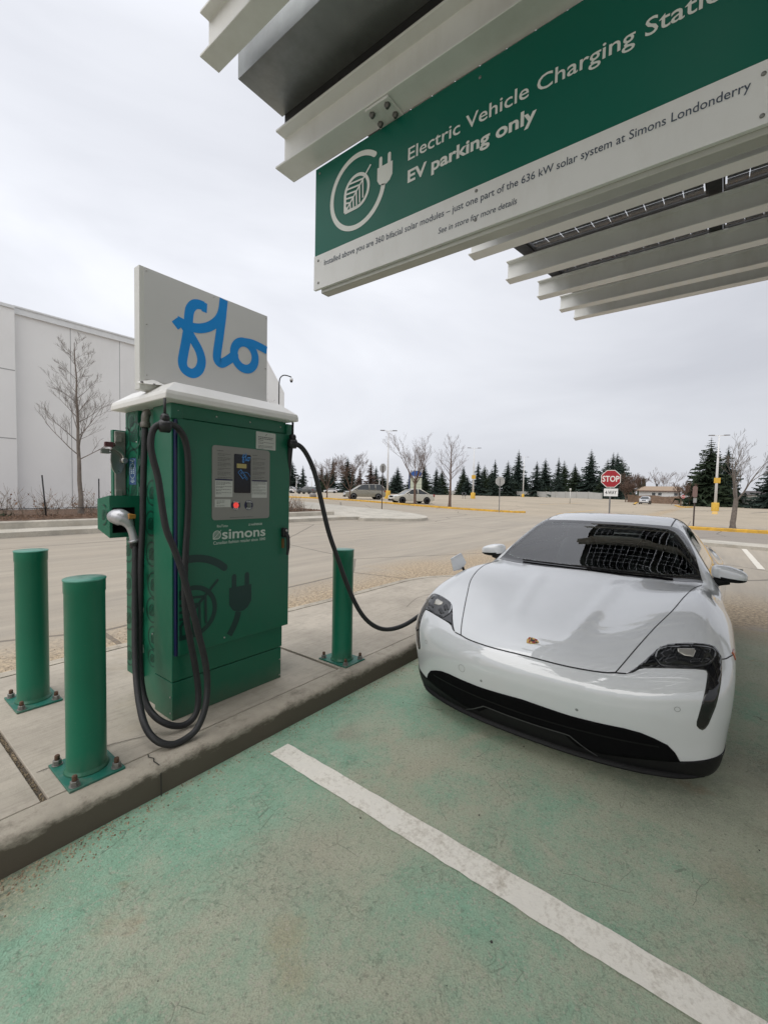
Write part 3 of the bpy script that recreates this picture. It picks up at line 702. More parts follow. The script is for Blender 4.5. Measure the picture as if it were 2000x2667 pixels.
st_ = thing('charging_station', 'green charging cabinet with white hood and a blue lettered sign on top', 'charging station', (1.70, 2.85, GZ))
YF, XF, XR = 2.578, 1.268, 2.105
Zf = lambda off: (lambda x, z: (x, YF-off, z))
b = B(); b.box(XF, XR, YF, 2.812, 0.398, 2.085); b.build('cabinet', CG, st_, True, bevel=0.004)
b = B(); b.box(XF+.003, XR-.004, YF+.004, 2.812, GZ, 0.392); b.build('plinth', CG, st_, True, bevel=0.004)
b = B(); b.box(XF+.03, XR-.03, 2.8125, 3.02, GZ, 2.085); b.build('side_column', CG, st_, True, bevel=0.003)
b = B(); b.box(XF-.002, XR-.02, 3.0205, 3.21, 0.30, 2.085); b.box(XF+.04, XR-.05, 3.03, 3.17, GZ, 0.2995); b.build('rear_cabinet', CG, st_, True, bevel=0.003)
b = B(); b.box(XF+.006, XR+.006, YF-.014, YF+.002, 2.003, 2.086)
b.box(XF-.012, XF+.06, YF-.018, YF+.08, 1.995, 2.086); b.box(XR+.002, XR+.05, YF-.03, YF+.05, 1.965, 2.075)
b.build('top_trim', CG, st_, True, bevel=0.003)
DX0, DX1, DZ0, DZ1 = 1.292, 2.136, 0.563, 1.998
b = B(); b.box(DX0, DX1, YF-.032, YF-.001, DZ0, DZ1); door = b.build('door', CG, st_, True, bevel=0.004)
b = B(); b.box(1.279, 1.2905, YF-.026, YF-.0005, DZ0, 1.992); b.build('blue_seal', mat('blue_trim', (0.004, 0.006, 0.055), 0.35), st_, True)
YD = YF-.032; fd = lambda off: (lambda x, z: (x, YD-off, z))
# information panel and its sub-parts
b = B(); b.prism(rrect(1.507, 1.951, 1.383, 1.862, .022), lambda a, z, t: (a, YD-t, z), 0.0004, 0.004)
pan = b.build('info_panel', mat('panel_grey', (0.235, 0.235, 0.215), 0.42, 0.2, var=.03), door, True)
PG = mat('fine_print', (0.085, 0.085, 0.08), 0.6)
WHS = mat('label_white', (0.50, 0.515, 0.48), 0.45, var=.03)
NV = mat('label_navy', (0.012, 0.014, 0.055), 0.4)
def lines(b, x0, x1, ztop, n, dz, off, seed, th=0.0032, mi=0, para=(2, 3)):
    rd = random.Random(seed); z = ztop; i = 0
    while i < n:
        k = rd.choice(para)
        for q in range(k):
            if i >= n: break
            xe = x1-(rd.uniform(0, .12) if q < k-1 else rd.uniform(.25, .7))*(x1-x0); x = x0
            while x < xe:                                           # word-like dashes
                wl = rd.uniform(.006, .017); e = min(x+wl, xe)
                b.add([(x, YD-off, z-th), (e, YD-off, z-th), (e, YD-off, z), (x, YD-off, z)], [(0, 1, 2, 3)], mi); x = e+.0035
            z -= dz; i += 1
        z -= dz*0.7
b = B(); lines(b, 1.545, 1.645, 1.812, 15, .0092, .0052, 1); lines(b, 1.808, 1.915, 1.80, 15, .0092, .0052, 2)
lines(b, 1.54, 1.59, 1.832, 1, .01, .0052, 3, .004); lines(b, 1.806, 1.85, 1.822, 1, .01, .0052, 4, .004); lines(b, 1.635, 1.835, 1.398, 1, .01, .0052, 5, .003, para=(2,))
b.build('fine_print', PG, pan, True, fix=False)
b = B(); b.prism(rrect(1.664, 1.791, 1.560, 1.818, .008), lambda a, z, t: (a, YD-t, z), 0.004, 0.0075)
scr = b.build('screen', mat('screen_glass', (0.006, 0.007, 0.012), 0.10, spec=.3), pan, True)
EB = emis('screen_blue', (0.035, 0.15, 0.36), 0.10)
def flo_logo(b, fn, W=0.05):
    """cursive three-letter word made of one thick line; coordinates on the sign"""
    F1 = [(1.573, 2.790), (1.535, 2.790), (1.501, 2.776), (1.474, 2.737), (1.465, 2.683), (1.461, 2.62), (1.446, 2.523), (1.430, 2.437), (1.424, 2.384), (1.441, 2.346), (1.490, 2.333), (1.534, 2.365), (1.553, 2.425), (1.538, 2.487), (1.501, 2.543), (1.463, 2.592), (1.438, 2.622)]
    F1 = smooth_path(F1, 5); stroke(b, F1[:49], W, fn(0.0), 0, False, False); stroke(b, F1[45:], W, fn(0.0), 0, False, True)
    stroke(b, [(1.5735, 2.815), (1.5705, 2.752)], W*.62, fn(0.0003), 0, False, False)
    stroke(b, [(1.372, 2.640), (1.412, 2.602)], W*.8, fn(0.0006), 0, False, False)
    L1 = [(1.388, 2.640), (1.43, 2.632), (1.474, 2.627), (1.54, 2.637), (1.609, 2.671), (1.668, 2.727), (1.700, 2.793), (1.7135, 2.886)]
    stroke(b, smooth_path(L1, 5), W, fn(0.0009), 0, False, False)
    L2 = [(1.7135, 2.886), (1.700, 2.758), (1.683, 2.633), (1.665, 2.508), (1.668, 2.462), (1.697, 2.449), (1.749, 2.484), (1.800, 2.532)]
    stroke(b, smooth_path(L2, 5), W, fn(0.0012), 0, False, True)
    for a0, a1 in ((0, 200), (180, 380)):
        stroke(b, [(1.882+.0885*math.cos(R(a)), 2.548+.0885*math.sin(R(a))*1.06) for a in range(a0, a1+1, 10)], W*1.02, fn(0.0015), 0, False, False)
    stroke(b, smooth_path([(1.872, 2.642), (1.94, 2.652), (2.0, 2.648), (2.073, 2.636)], 4), W*.95, fn(0.0018), 0, True, False)
b = B(); k_ = 0.066/0.70
flo_logo(b, lambda o: (lambda x, z: (1.721+(x-1.372)*k_, YD-.0080-o*.2, 1.763+(z-2.31)*k_*1.2)), 0.062)
b.build('screen_lettering', EB, scr, True, fix=False); b = B()
stroke(b, [(1.692, 1.697), (1.712, 1.716), (1.750, 1.676), (1.730, 1.655), (1.692, 1.697)], .0035, lambda x, z: (x, YD-.0082, z))
stroke(b, [(1.71, 1.699), (1.722, 1.697), (1.724, 1.689), (1.712, 1.689)], .003, lambda x, z: (x, YD-.0081, z))
stroke(b, smooth_path([(1.735, 1.70), (1.758, 1.699), (1.772, 1.69), (1.784, 1.672)], 4), .003, lambda x, z: (x, YD-.0081, z))
for q in range(3): stroke(b, smooth_path([(1.732+.009*q, 1.676-.008*q), (1.742+.009*q, 1.681-.008*q), (1.746+.009*q, 1.670-.008*q), (1.739+.009*q, 1.662-.007*q)], 4), .003, lambda x, z: (x, YD-.00815, z))
b.build('screen_graphics', EB, scr, True, fix=False)
b = B(); b.prism(rrect(1.682, 1.757, 1.726, 1.755, .003), lambda a, z, t: (a, YD-t, z), 0.0076, 0.0082); b.build('display', emis('display_amber', (0.20, 0.17, 0.06), 0.25), scr, True)
for (x0, x1, z0, z1, sd_) in ((1.528, 1.653, 1.532, 1.648, 11), (1.802, 1.928, 1.528, 1.650, 12)):
    b = B(); b.box(x0, x1, YD-.0050, YD-.0041, z0, z1); b.box(x0, x1, YD-.0054, YD-.0045, z1-.009, z1+.0005, 1); lines(b, x0+.005, x1-.004, z1-.018, 9, .0075, .0058, sd_, .003, 2); b.build('notice', [WHS, NV, PG], pan, True, fix=False)
b = B(); b.box(1.526, 1.639, YD-.0050, YD-.0041, 1.466, 1.517); lines(b, 1.538, 1.60, 1.508, 4, .0085, .0058, 13, .003, 1); b.build('notice', [WHS, PG], pan, True, fix=False)
for xx, word, col, em in ((1.677, 'STOP', (0.75, 0.06, 0.05), 0.55), (1.778, 'START', (0.13, 0.14, 0.13), 0.0)):
    b = B(); b.lathe([(0.034, 0), (0.034, 0.0018)], (xx, YD-.0042, 1.4775), (0, -1, 0), 28, 0)
    V_, F_ = text_geo(word, 0.02); V_ = V_-V_.mean(0); sc_ = 0.046/(V_[:, 0].max()-V_[:, 0].min())
    for sg in (1, -1):
        P_ = []
        for x, y in V_:
            an = (x*sc_)/0.024; rr = 0.0245+sg*y*sc_*1.1
            P_.append((xx+rr*math.sin(an*0.9), YD-.0064, 1.4775+sg*rr*math.cos(an*0.9)) if sg > 0 else (xx+rr*math.sin(an*0.9), YD-.0064, 1.4775-rr*math.cos(an*0.9)))
        b.add(P_, F_, 1)
    bt = b.build('button', [NV, LT], pan, True, fix=False)
    c_ = B(); c_.lathe([(0.019, 0), (0.019, .006), (0.0165, .010), (0.0165, .009), (0.012, .011), (0.0, .0125)], (xx, YD-.006, 1.4775), (0, -1, 0), 24)
    mt = mat('button_grey', col, 0.35, 0.3) if em == 0 else emis('button_red', col, em)
    c_.build('button_cap', mt, bt, True)
b = B(); b.prism(rrect(1.837, 2.003, 1.868, 1.988, .006), lambda a, z, t: (a, YD-t, z), 0.0004, 0.0016)
lines(b, 1.855, 1.985, 1.955, 3, .011, .0022, 21, .005, 1, (3,)); lines(b, 1.855, 1.99, 1.918, 5, .0088, .0022, 22, .0032, 1)
stroke(b, [(1.917, 1.966), (1.926, 1.976)], .004, lambda x, z: (x, YD-.0022, z), 1); b.build('sticker', [WHS, PG], door, True, fix=False)
fL = fd(0.0008)
words('lettering', door, fL, mat('door_lettering', (0.50, 0.56, 0.50), 0.5, var=.03), [
    ('simons', 1.580, 1.921, 1.2575, 0.0455, dict(bold=0.018, capref='x')),
    ('Canadian fashion retailer since 1840', 1.519, 1.921, 1.2255, 0.0205, dict(bold=0.004)),
    ('RioTinto', 1.545, 1.622, 1.335, 0.0165, dict(bold=0.006)),
    ('A\u0434\u0434\u00c9NERGIE'.replace('\u0434', 'd'), 1.797, 1.893, 1.3365, 0.0135, dict(bold=0.02))])
b = B(); plug_logo(b, (1.5445, 1.2865), 0.062, fd(0.0009), ring=False, plug=False); stroke(b, [(1.779, 1.337), (1.785, 1.351), (1.791, 1.337), (1.779, 1.337)], .0025, fd(.0008))
b.build('leaf_emblem', MATS['door_lettering'], door, True, fix=False)
# big dark print on the lower door, clipped by the door edge
b = B()
Rr, cc = 0.355, (1.381, 0.820)
arc = [(cc[0]+.93*Rr*math.cos(R(a)), cc[1]+.93*Rr*math.sin(R(a))) for a in np.linspace(49, 104, 20)]
stroke(b, arc, .048, fd(.0007), 0, True, False)
crd = [(cc[0]+.93*Rr*math.cos(R(a)), cc[1]+.93*Rr*math.sin(R(a))) for a in np.linspace(-12, -40, 12)]
stroke(b, crd, .046, fd(.0007), 0, False, False)
plug_logo(b, cc, Rr, fd(.0010), ring=False)
o = b.build('door_print', DG, door, True, fix=False)
bm = bmesh.new(); bm.from_mesh(o.data)
bmesh.ops.bisect_plane(bm, geom=bm.verts[:]+bm.edges[:]+bm.faces[:], plane_co=(1.2945-1.70, 0, 0), plane_no=(-1, 0, 0), clear_outer=True)
bm.to_mesh(o.data); bm.free()
# handle
b = B(); b.prism(rrect(2.060, 2.103, 1.235, 1.305, .012), lambda a, z, t: (a, YD-t, z), .0004, .030)
b.tube(smooth_path([(2.085, YD-.03, 1.262), (2.092, YD-.042, 1.235), (2.094, YD-.044, 1.16), (2.088, YD-.040, 1.105)], 5), [.015]*6+[.013]*5+[.011]*5, 8)
hd = b.build('handle', BP, door, True, bevel=.003)
b = B(); b.lathe([(0.009, 0), (0.009, .012), (.004, .013)], (2.082, YD-.030, 1.285), (0, -1, 0), 14); b.build('lock', STL, hd, True)
b = B(); b.prism(rrect(2.066, 2.082, 1.155, 1.225, .004), lambda a, z, t: (a, YD-t, z), .0004, .012); b.build('latch_plate', mat('brass', (0.25, 0.14, 0.05), 0.5, 0.6), hd, True)
# screws
for x, y, z, ax in ((1.30, YF-.0145, 2.045, (0, -1, 0)), (1.55, YF-.0145, 2.045, (0, -1, 0)), (1.80, YF-.0145, 2.045, (0, -1, 0)), (2.06, YF-.0145, 2.045, (0, -1, 0)), (2.085, YF, .30, (0, -1, 0)), (2.085, YF, .18, (0, -1, 0)), (XF, 2.60, .20, (-1, 0, 0)), (XF, 2.60, .30, (-1, 0, 0)), (XF+.03, 2.90, .62, (-1, 0, 0)), (XF-.002, 3.04, 1.88, (-1, 0, 0)), (1.60, YD, .60, (0, -1, 0))):
    b = B(); b.lathe([(0.006, 0), (0.006, 0.002), (0.002, 0.004)], (x, y, z), ax, 8); b.build('screw', STL, st_, True)
# pattern prints on the side faces
b = B(); fy = lambda X: (lambda a, z: (X, 3.30-a, z))
for (a, z, rr) in ((.19, 2.02, .075), (.235, 1.925, .095), (.095, 1.905, .085), (.20, 1.74, .10), (.05, 1.70, .08), (.22, 1.56, .09), (.10, 1.50, .08), (.25, 1.0, .085), (.12, .92, .085), (.25, .77, .085), (.12, .68, .085), (.25, .5, .085), (.13, .42, .07), (.12, 1.15, .085), (.24, 1.22, .08)):
    plug_logo(b, (a, z), rr, fy(XF-.0032))
for (a, z, rr) in ((.40, 1.15, .085), (.42, .95, .085), (.40, .78, .085), (.42, .60, .08), (.39, 1.35, .085), (.41, 1.55, .085), (.40, .46, .06)):
    plug_logo(b, (a, z), rr, fy(XF+.0288))
o = b.build('side_print', MG, st_, True, fix=False)
bm = bmesh.new(); bm.from_mesh(o.data); Ls_ = st_.location
for co, no in (((0, 3.207-Ls_.y, 0), (0, 1, 0)), ((0, 2.815-Ls_.y, 0), (0, -1, 0)), ((0, 0, 2.075-GZ), (0, 0, 1))):
    bmesh.ops.bisect_plane(bm, geom=bm.verts[:]+bm.edges[:]+bm.faces[:], plane_co=co, plane_no=no, clear_outer=True)
bm.to_mesh(o.data); bm.free()
b = B(); b.box(XF-.0042, XF-.0034, 3.045, 3.150, 1.600, 1.775, 0)
E_ = [(3.098+.043*math.cos(t), 1.692+.050*math.sin(t)) for t in np.linspace(0, 6.283, 29)]
stroke(b, [(-y, z) for y, z in E_], .004, lambda a, z: (XF-.0050, -a, z), 1, False, False)
for dy in (-.016, .016):
    for q in range(4): b.add([(XF-.005, 3.098+dy-.009, 1.673+q*.0115), (XF-.005, 3.098+dy+.009, 1.673+q*.0115), (XF-.005, 3.098+dy+.009, 1.680+q*.0115), (XF-.005, 3.098+dy-.009, 1.680+q*.0115)], [(0, 1, 2, 3)], 1)
for zz, w_ in ((1.762, .07), (1.754, .04), (1.629, .05), (1.621, .065), (1.613, .03)): b.add([(XF-.005, 3.098-w_/2, zz), (XF-.005, 3.098+w_/2, zz), (XF-.005, 3.098+w_/2, zz+.0035), (XF-.005, 3.098-w_/2, zz+.0035)], [(0, 1, 2, 3)], 1)
b.build('blue_sticker', [mat('sticker_blue', (0.035, 0.085, 0.20), 0.45), mat('sticker_pale', (0.42, 0.52, 0.55), 0.5)], st_, True, fix=False)
# hood
b = B(); hx0, hx1, hy0, hy1 = 1.182, 2.150, 2.468, 3.225
lp = lambda i, z: [(hx0+i, hy0+i, z), (hx1-i, hy0+i, z), (hx1-i, hy1-i, z), (hx0+i, hy1-i, z)]
b.hexa(lp(0, 2.086), lp(0.004, 2.140)); b.V = b.V[:0]; b.F = []; b.M = []; b.S = []
loops = [(0.018, 2.086), (0.0, 2.090), (0.0, 2.118), (0.006, 2.138), (0.095, 2.208), (0.11, 2.212)]
V = [p for i, z in loops for p in lp(i, z)]
b.add(V, [(r*4+i, r*4+(i+1) % 4, (r+1)*4+(i+1) % 4, (r+1)*4+i) for r in range(len(loops)-1) for i in range(4)]+[(0, 3, 2, 1), (20, 21, 22, 23)])
b.build('hood', HW, st_, True, bevel=.005, seg=3)
# sign board on top: two faces and an edge profile
b = B(); b.box(1.165, 2.079, 2.752, 2.82, 2.17, 2.893); sb = b.build('sign_board', mat('board_edge', (0.60, 0.60, 0.57), 0.4, var=.03), st_, True, bevel=.003)
b = B(); b.box(1.192, 2.0765, 2.7490, 2.7518, 2.235, 2.889); b.build('board_face', mat('board_face_grey', (0.57, 0.57, 0.56), 0.38, var=.03, vs=2), sb, True)
b = B(); flo_logo(b, lambda o: (lambda x, z: (x, 2.7486, z)), 0.0605); 
o = b.build('lettering', mat('sign_blue', (0.004, 0.235, 0.63), 0.42, var=.04), sb, True, fix=False)
b = B()
for x, z in ((1.205, 2.872), (2.063, 2.872), (1.205, 2.56), (1.205, 2.26), (1.64, 2.876), (2.063, 2.50)): b.lathe([(0.005, 0), (0.005, 0.0015), (.001, .003)], (x, 2.749, z), (0, -1, 0), 8)
b.build('rivet', STL, sb, True)
b = B(); b.hexa([(1.15, 2.715, 2.196), (1.30, 2.715, 2.213), (1.30, 2.75, 2.213), (1.15, 2.75, 2.196)], [(1.15, 2.735, 2.204), (1.26, 2.735, 2.232), (1.24, 2.7505, 2.24), (1.15, 2.7505, 2.21)]); b.build('foot_bracket', HW, sb, True)
b = B()
for x, y in ((1.165, 2.722), (1.235, 2.722)): b.lathe([(0.009, 0), (0.009, .006), (.005, .009)], (x, y, 2.203), (0, -.3, 1), 6, sm=False)
b.build('bolt', MATS['bolt_grey'], sb, True)
# isolator box with lever and padlocks on the left side
b = B(); b.box(1.190, 1.42, 3.215, 3.255, 1.52, 1.965); bx = b.build('isolator_box', CG, st_, True, bevel=.003)
b = B(); b.box(1.196, 1.262, 3.198, 3.2145, 1.53, 1.955); b.build('box_door', mat('box_grey', (0.30, 0.29, 0.265), 0.42, 0.35, var=.12, vs=8), bx, True, bevel=.004)
for z in (1.905, 1.545):
    b = B(); b.box(1.192, 1.232, 3.180, 3.1978, z-.022, z+.022); b.lathe([(.004, 0), (.004, .004)], (1.20, 3.1795, z+.01), (0, -1, 0), 8); b.build('hinge', mat('hinge_grey', (0.34, 0.33, 0.30), 0.4, .4), bx, True, bevel=.004)
b = B(); b.prism([(1.163, 1.84), (1.19, 1.86), (1.232, 1.85), (1.246, 1.80), (1.244, 1.73), (1.225, 1.68), (1.19, 1.665), (1.168, 1.70), (1.158, 1.76)], lambda a, z, t: (a, t, z), 3.17, 3.178); b.build('lever_plate', STL, bx, True, bevel=.002)
b = B(); b.tube(smooth_path([(1.238, 3.165, 1.755), (1.225, 3.15, 1.80), (1.185, 3.14, 1.83), (1.150, 3.14, 1.835)], 4), .011, 8); b.lathe([(.022, 0), (.022, .02), (.014, .026)], (1.238, 3.17, 1.76), (0, -1, 0), 12); b.build('lever', STL, bx, True)
for (x, z, m_) in ((1.112, 1.812, mat('padlock_steel', (0.30, 0.30, 0.28), 0.35, .8)), (1.134, 1.857, mat('padlock_dark', (0.10, 0.035, 0.04), 0.4))):
    b = B(); b.prism(rrect(x-.024, x+.024, z-.016, z+.016, .005), lambda a, c, t: (a, t, c), 3.12, 3.14); b.tube(smooth_path([(x+.02, 3.13, z+.01), (x+.036, 3.135, z+.008), (x+.036, 3.135, z-.006), (x+.02, 3.13, z-.008)], 4), .0045, 6); b.build('padlock', m_, bx, True)
# holster with dark pocket
HY = 3.0; hx = (1.088, 1.2655); hz_ = (1.262, 1.529)
fr_ = [(hx[0], HY, hz_[0]), (hx[1], HY, hz_[0]), (hx[1], HY, hz_[1]), (hx[0], HY, hz_[1])]
bk_ = [(1.073, 3.15, 1.312), (1.262, 3.15, 1.312), (1.262, 3.15, 1.504), (1.073, 3.15, 1.504)]
ap = [(1.104, HY, 1.292), (1.236, HY, 1.292), (1.236, HY, 1.453), (1.104, HY, 1.453)]
ai = [(1.112, 3.10, 1.330), (1.232, 3.10, 1.330), (1.232, 3.10, 1.445), (1.112, 3.10, 1.445)]
b = B(); b.add(fr_+bk_, [(4, 5, 6, 7), (0, 1, 5, 4), (1, 2, 6, 5), (2, 3, 7, 6), (3, 0, 4, 7)])
b.add(fr_+ap, [(0, 1, 5, 4), (1, 2, 6, 5), (2, 3, 7, 6), (3, 0, 4, 7)]); b.add(ap+ai, [(0, 1, 5, 4), (1, 2, 6, 5), (2, 3, 7, 6), (3, 0, 4, 7), (4, 5, 6, 7)], 1)
ho = b.build('holster', [CG, BP], st_, True)
b = B(); plug_logo(b, (0.0, 0.0), .068, lambda a, z: (1.0790+(.02-a*.3)*.02, 3.075-a*.75, 1.405+z)); b.build('holster_print', MG, ho, True, fix=False)
bm = None
# conduit elbow and hooks
b = B(); b.tube(smooth_path([(1.262, 2.85, 2.052), (1.247, 2.85, 2.046), (1.241, 2.85, 2.025), (1.241, 2.855, 1.985)], 5), .024, 14); b.lathe([(.027, 0), (.029, .004), (.029, .03), (.026, .034)], (1.241, 2.855, 1.958), (0, 0, 1), 16); b.build('conduit_elbow', mat('conduit_grey', (0.16, 0.15, 0.13), 0.5, .4, var=.2, vs=20), st_, True)
for hxx, hyy in ((1.178, 2.47), (2.135, 2.515)):
    b = B(); b.tube([(hxx, hyy, 2.086), (hxx, hyy, 1.985)], .008, 8)
    b.lathe([(.016, -.02), (.026, -.012), (.026, .012), (.016, .02)], (hxx, hyy, 1.975), (1, 0, 0), 14); b.lathe([(.020, -.034), (.036, -.024), (.036, .024), (.020, .034)], (hxx, hyy, 1.930), (0.9, -.3, 0), 16)
    b.build('cable_hanger', BP, st_, True)

# cables: each hangs on the cabinet and is a thing of its own
OUTER = [(1.178,2.47,1.943),(1.143,2.48,1.93),(1.121,2.49,1.897),(1.11,2.49,1.825),(1.117,2.48,1.745),(1.141,2.47,1.629),(1.169,2.45,1.374),(1.207,2.43,1.244),(1.243,2.41,1.112),(1.285,2.39,0.92),(1.324,2.37,0.724),(1.359,2.36,0.551),(1.366,2.35,0.424),(1.336,2.32,0.307),(1.278,2.305,0.21),(1.206,2.305,0.177),(1.128,2.312,0.178),(1.072,2.36,0.212),(1.057,2.45,0.263),(1.081,2.58,0.341),(1.114,2.7,0.468),(1.142,2.78,0.638),(1.164,2.83,0.825),(1.178,2.86,1.022),(1.187,2.88,1.172),(1.191,2.9,1.236)]
INNER = [(1.243,2.86,1.963),(1.236,2.86,1.805),(1.228,2.86,1.551),(1.224,2.86,1.376),(1.208,2.85,1.122),(1.192,2.83,0.819),(1.172,2.79,0.577),(1.151,2.72,0.399),(1.135,2.62,0.307),(1.145,2.52,0.254),(1.191,2.46,0.212),(1.26,2.445,0.182),(1.325,2.445,0.195),(1.364,2.455,0.252),(1.377,2.475,0.363),(1.365,2.49,0.505),(1.339,2.5,0.671),(1.316,2.51,0.853),(1.314,2.515,1.03),(1.323,2.52,1.195),(1.338,2.525,1.389),(1.341,2.52,1.558),(1.334,2.515,1.772),(1.315,2.51,1.866),(1.281,2.50,1.917),(1.233,2.48,1.942),(1.178,2.47,1.943)]
c1 = thing('charging_cable', 'thick black charging cable looped on the cabinet with its silver connector in the holster', 'charging cable', (1.2, 2.6, GZ))
b = B(); P_ = smooth_path(INNER+OUTER[1:], 7); b.tube(P_, .0185, 12); b.build('cable', RB, c1, True)
b = B()                                                            # silver pistol connector
gpts = [(1.192, 2.898, 1.232), (1.185, 2.899, 1.270), (1.177, 2.902, 1.305), (1.168, 2.906, 1.335), (1.157, 2.914, 1.362), (1.143, 2.928, 1.383), (1.128, 2.946, 1.394), (1.112, 2.968, 1.398), (1.100, 3.000, 1.396)]
gp_ = smooth_path(gpts, 5); gr_ = np.interp(np.linspace(0, 8, len(gp_)), range(9), [.027, .0235, .0225, .024, .035, .049, .053, .048, .034])
b.tube(gp_, [float(q) for q in gr_], 18)
cn = b.build('connector', mat('connector_silver', (0.48, 0.48, 0.50), 0.32, 0.55, var=.06), c1, True)
b = B(); b.lathe([(.030, 0), (.035, .004), (.035, .014), (.031, .018)], (1.1905, 2.899, 1.236), (-.15, .05, 1), 18); b.build('collar', mat('collar_silver', (0.40, 0.40, 0.41), 0.3, .8), cn, True)
b = B(); b.lathe([(.020, 0), (.028, .01), (.025, .018), (.029, .022), (.026, .03), (.030, .034), (.030, .04)], (1.1915, 2.8985, 1.196), (-.02, 0, 1), 16); b.build('strain_relief', BP, cn, True)
b = B(); b.hexa([(1.150, 2.874, 1.385), (1.194, 2.882, 1.387), (1.198, 2.887, 1.412), (1.152, 2.878, 1.417)], [(1.150, 2.92, 1.380), (1.190, 2.92, 1.384), (1.190, 2.93, 1.414), (1.152, 2.93, 1.424)]); b.build('release_button', mat('amber_plastic', (0.42, 0.21, 0.045), 0.4), cn, True, bevel=.004)
RIGHT = [(2.06,2.95,0.19),(2.13,2.95,0.19),(2.19,2.93,0.21),(2.235,2.90,0.30),(2.245,2.86,0.48),(2.235,2.80,0.70),(2.205,2.72,1.0),(2.165,2.63,1.4),(2.14,2.56,1.75),(2.13,2.53,1.90),(2.137,2.514,1.932),(2.197,2.488,1.908),(2.253,2.464,1.825),(2.302,2.442,1.696),(2.351,2.421,1.491),(2.406,2.397,1.266),(2.481,2.365,1.049),(2.561,2.33,0.826),(2.643,2.294,0.644),(2.726,2.258,0.521),(2.827,2.215,0.441),(2.93,2.17,0.413),(3.053,2.116,0.428),(3.179,2.061,0.482),(3.33,2.005,0.57),(3.46,1.95,0.66),(3.56,1.915,0.725)]
c2 = thing('charging_cable', 'black charging cable sagging from the cabinet past a bollard to the white car', 'charging cable', (2.6, 2.3, GZ))
b = B(); b.tube(smooth_path(RIGHT, 7), .0185, 12); b.build('cable', RB, c2, True)
b = B(); b.tube(smooth_path([(3.56, 1.915, .725), (3.60, 1.90, .755), (3.62, 1.885, .785), (3.62, 1.85, .80), (3.62, 1.80, .80)], 4), [.022, .024, .026, .026, .028, .03, .032, .034, .036, .037, .037, .037, .037, .037, .037, .036, .035], 12); b.build('connector', MATS['connector_silver'], c2, True)

# bollards
BG = mat('bollard_green', (0.004, 0.148, 0.082), 0.36, var=.07, vs=3, coat=.1, spec=.4, dirt=((0.02, 0.13, 0.08), 3, .3), rvar=.2, splash=((.10, .15, .105), .12, .4))
PL = mat('plate_green', (0.012, 0.14, 0.10), 0.5, var=.12, vs=9, dirt=((0.24, 0.22, 0.17), 7, .65))
def bollard(loc, rz, h, label, tilt=0.0):
    t = thing('bollard', label, 'bollard', loc, rz, 'green steel bollards on the island')
    b = B(); r = .0865; k = tilt
    prof = [(0, .012), (r+.012, .012), (r+.008, .02), (r+.001, .03), (r, .034), (r, h-.066), (r+.0025, h-.062), (r+.0025, h-.004)]
    b.lathe(prof, (0, 0, 0), (k*.3, -k*.2, 1), 40, capt=False); b.build('post', BG, t)
    b = B(); b.lathe([(r+.005, h-.004), (r+.006, h), (r+.004, h+.004), (.03, h+.006), (0, h+.006)], (0, 0, 0), (k*.3, -k*.2, 1), 40, sm=True, capt=False); b.build('cap', mat('cap_green', (0.045, 0.235, 0.165), 0.35, var=.12, vs=12, coat=.3, dirt=((.2, .28, .22), 8, .4)), t)
    b = B(); b.box(-.155, .155, -.12, .12, .001, .013); b.build('base_plate', PL, t, bevel=.002)
    for sx_, sy_ in ((1, 1), (1, -1), (-1, 1), (-1, -1)):
        b = B(); c = (sx_*.125, sy_*.09, .0132); b.lathe([(.024, 0), (.024, .004)], c, n=16); b.lathe([(.0185, .004), (.0195, .006), (.0195, .024), (.017, .026)], c, n=6, sm=False); b.lathe([(.0115, .026), (.0115, .047), (.009, .05)], c, n=10, mi=1); b.build('bolt', [mat('nut_zinc', (0.22, 0.215, 0.20), .5, .6, var=.35, vs=30), mat('bolt_rust', (0.13, 0.072, 0.045), .8, .2, var=.4, vs=40)], t)
    return t
bollard((0.82, 3.54, GZ), R(90), 1.0, 'green bollard at the left end of the island, farther from the kerb')
bollard((0.782, 2.47, GZ), R(90), .972, 'green bollard nearest the camera, in front of the cabinet corner')
bollard((2.655, 2.465, GZ), R(90), .94, 'green bollard between the cabinet and the white car, behind the sagging cable', .03)
# ------------------------------------------------------------------ white sports car: body defined by smooth blended surfaces
def pchip(xs,ys):
    xs=np.array(xs,float);ys=np.array(ys,float);h=np.diff(xs);d=np.diff(ys)/h
    m=np.zeros_like(ys)
    for i in range(1,len(xs)-1):
        if d[i-1]*d[i]>0:
            w1=2*h[i]+h[i-1];w2=h[i]+2*h[i-1];m[i]=(w1+w2)/(w1/d[i-1]+w2/d[i])
    m[0]=d[0];m[-1]=d[-1]
    def f(x):
        x=np.clip(x,xs[0],xs[-1]);i=np.clip(np.searchsorted(xs,x)-1,0,len(xs)-2)
        t=(x-xs[i])/h[i];t2=t*t;t3=t2*t
        return (2*t3-3*t2+1)*ys[i]+(t3-2*t2+t)*h[i]*m[i]+(3*t2-2*t3)*ys[i+1]+(t3-t2)*h[i]*m[i+1]
    return f
def smax(a,b,k):
    h=np.maximum(k-np.abs(a-b),0)/k
    return np.maximum(a,b)+h*h*k*.25
def smin(a,b,k): return -smax(-a,-b,k)
def sst(a,b,x):
    t=np.clip((x-a)/(b-a),0,1);return t*t*(3-2*t)
CAR_TC=pchip([-.2,0,.05,.14,.3,.6,.9,1.2,1.45,1.8,2.4,3.2,4.0,4.4,4.7,4.9,5.05],[.46,.585,.625,.672,.728,.80,.862,.918,.955,.97,.97,.98,1.0,1.0,.97,.93,.86])
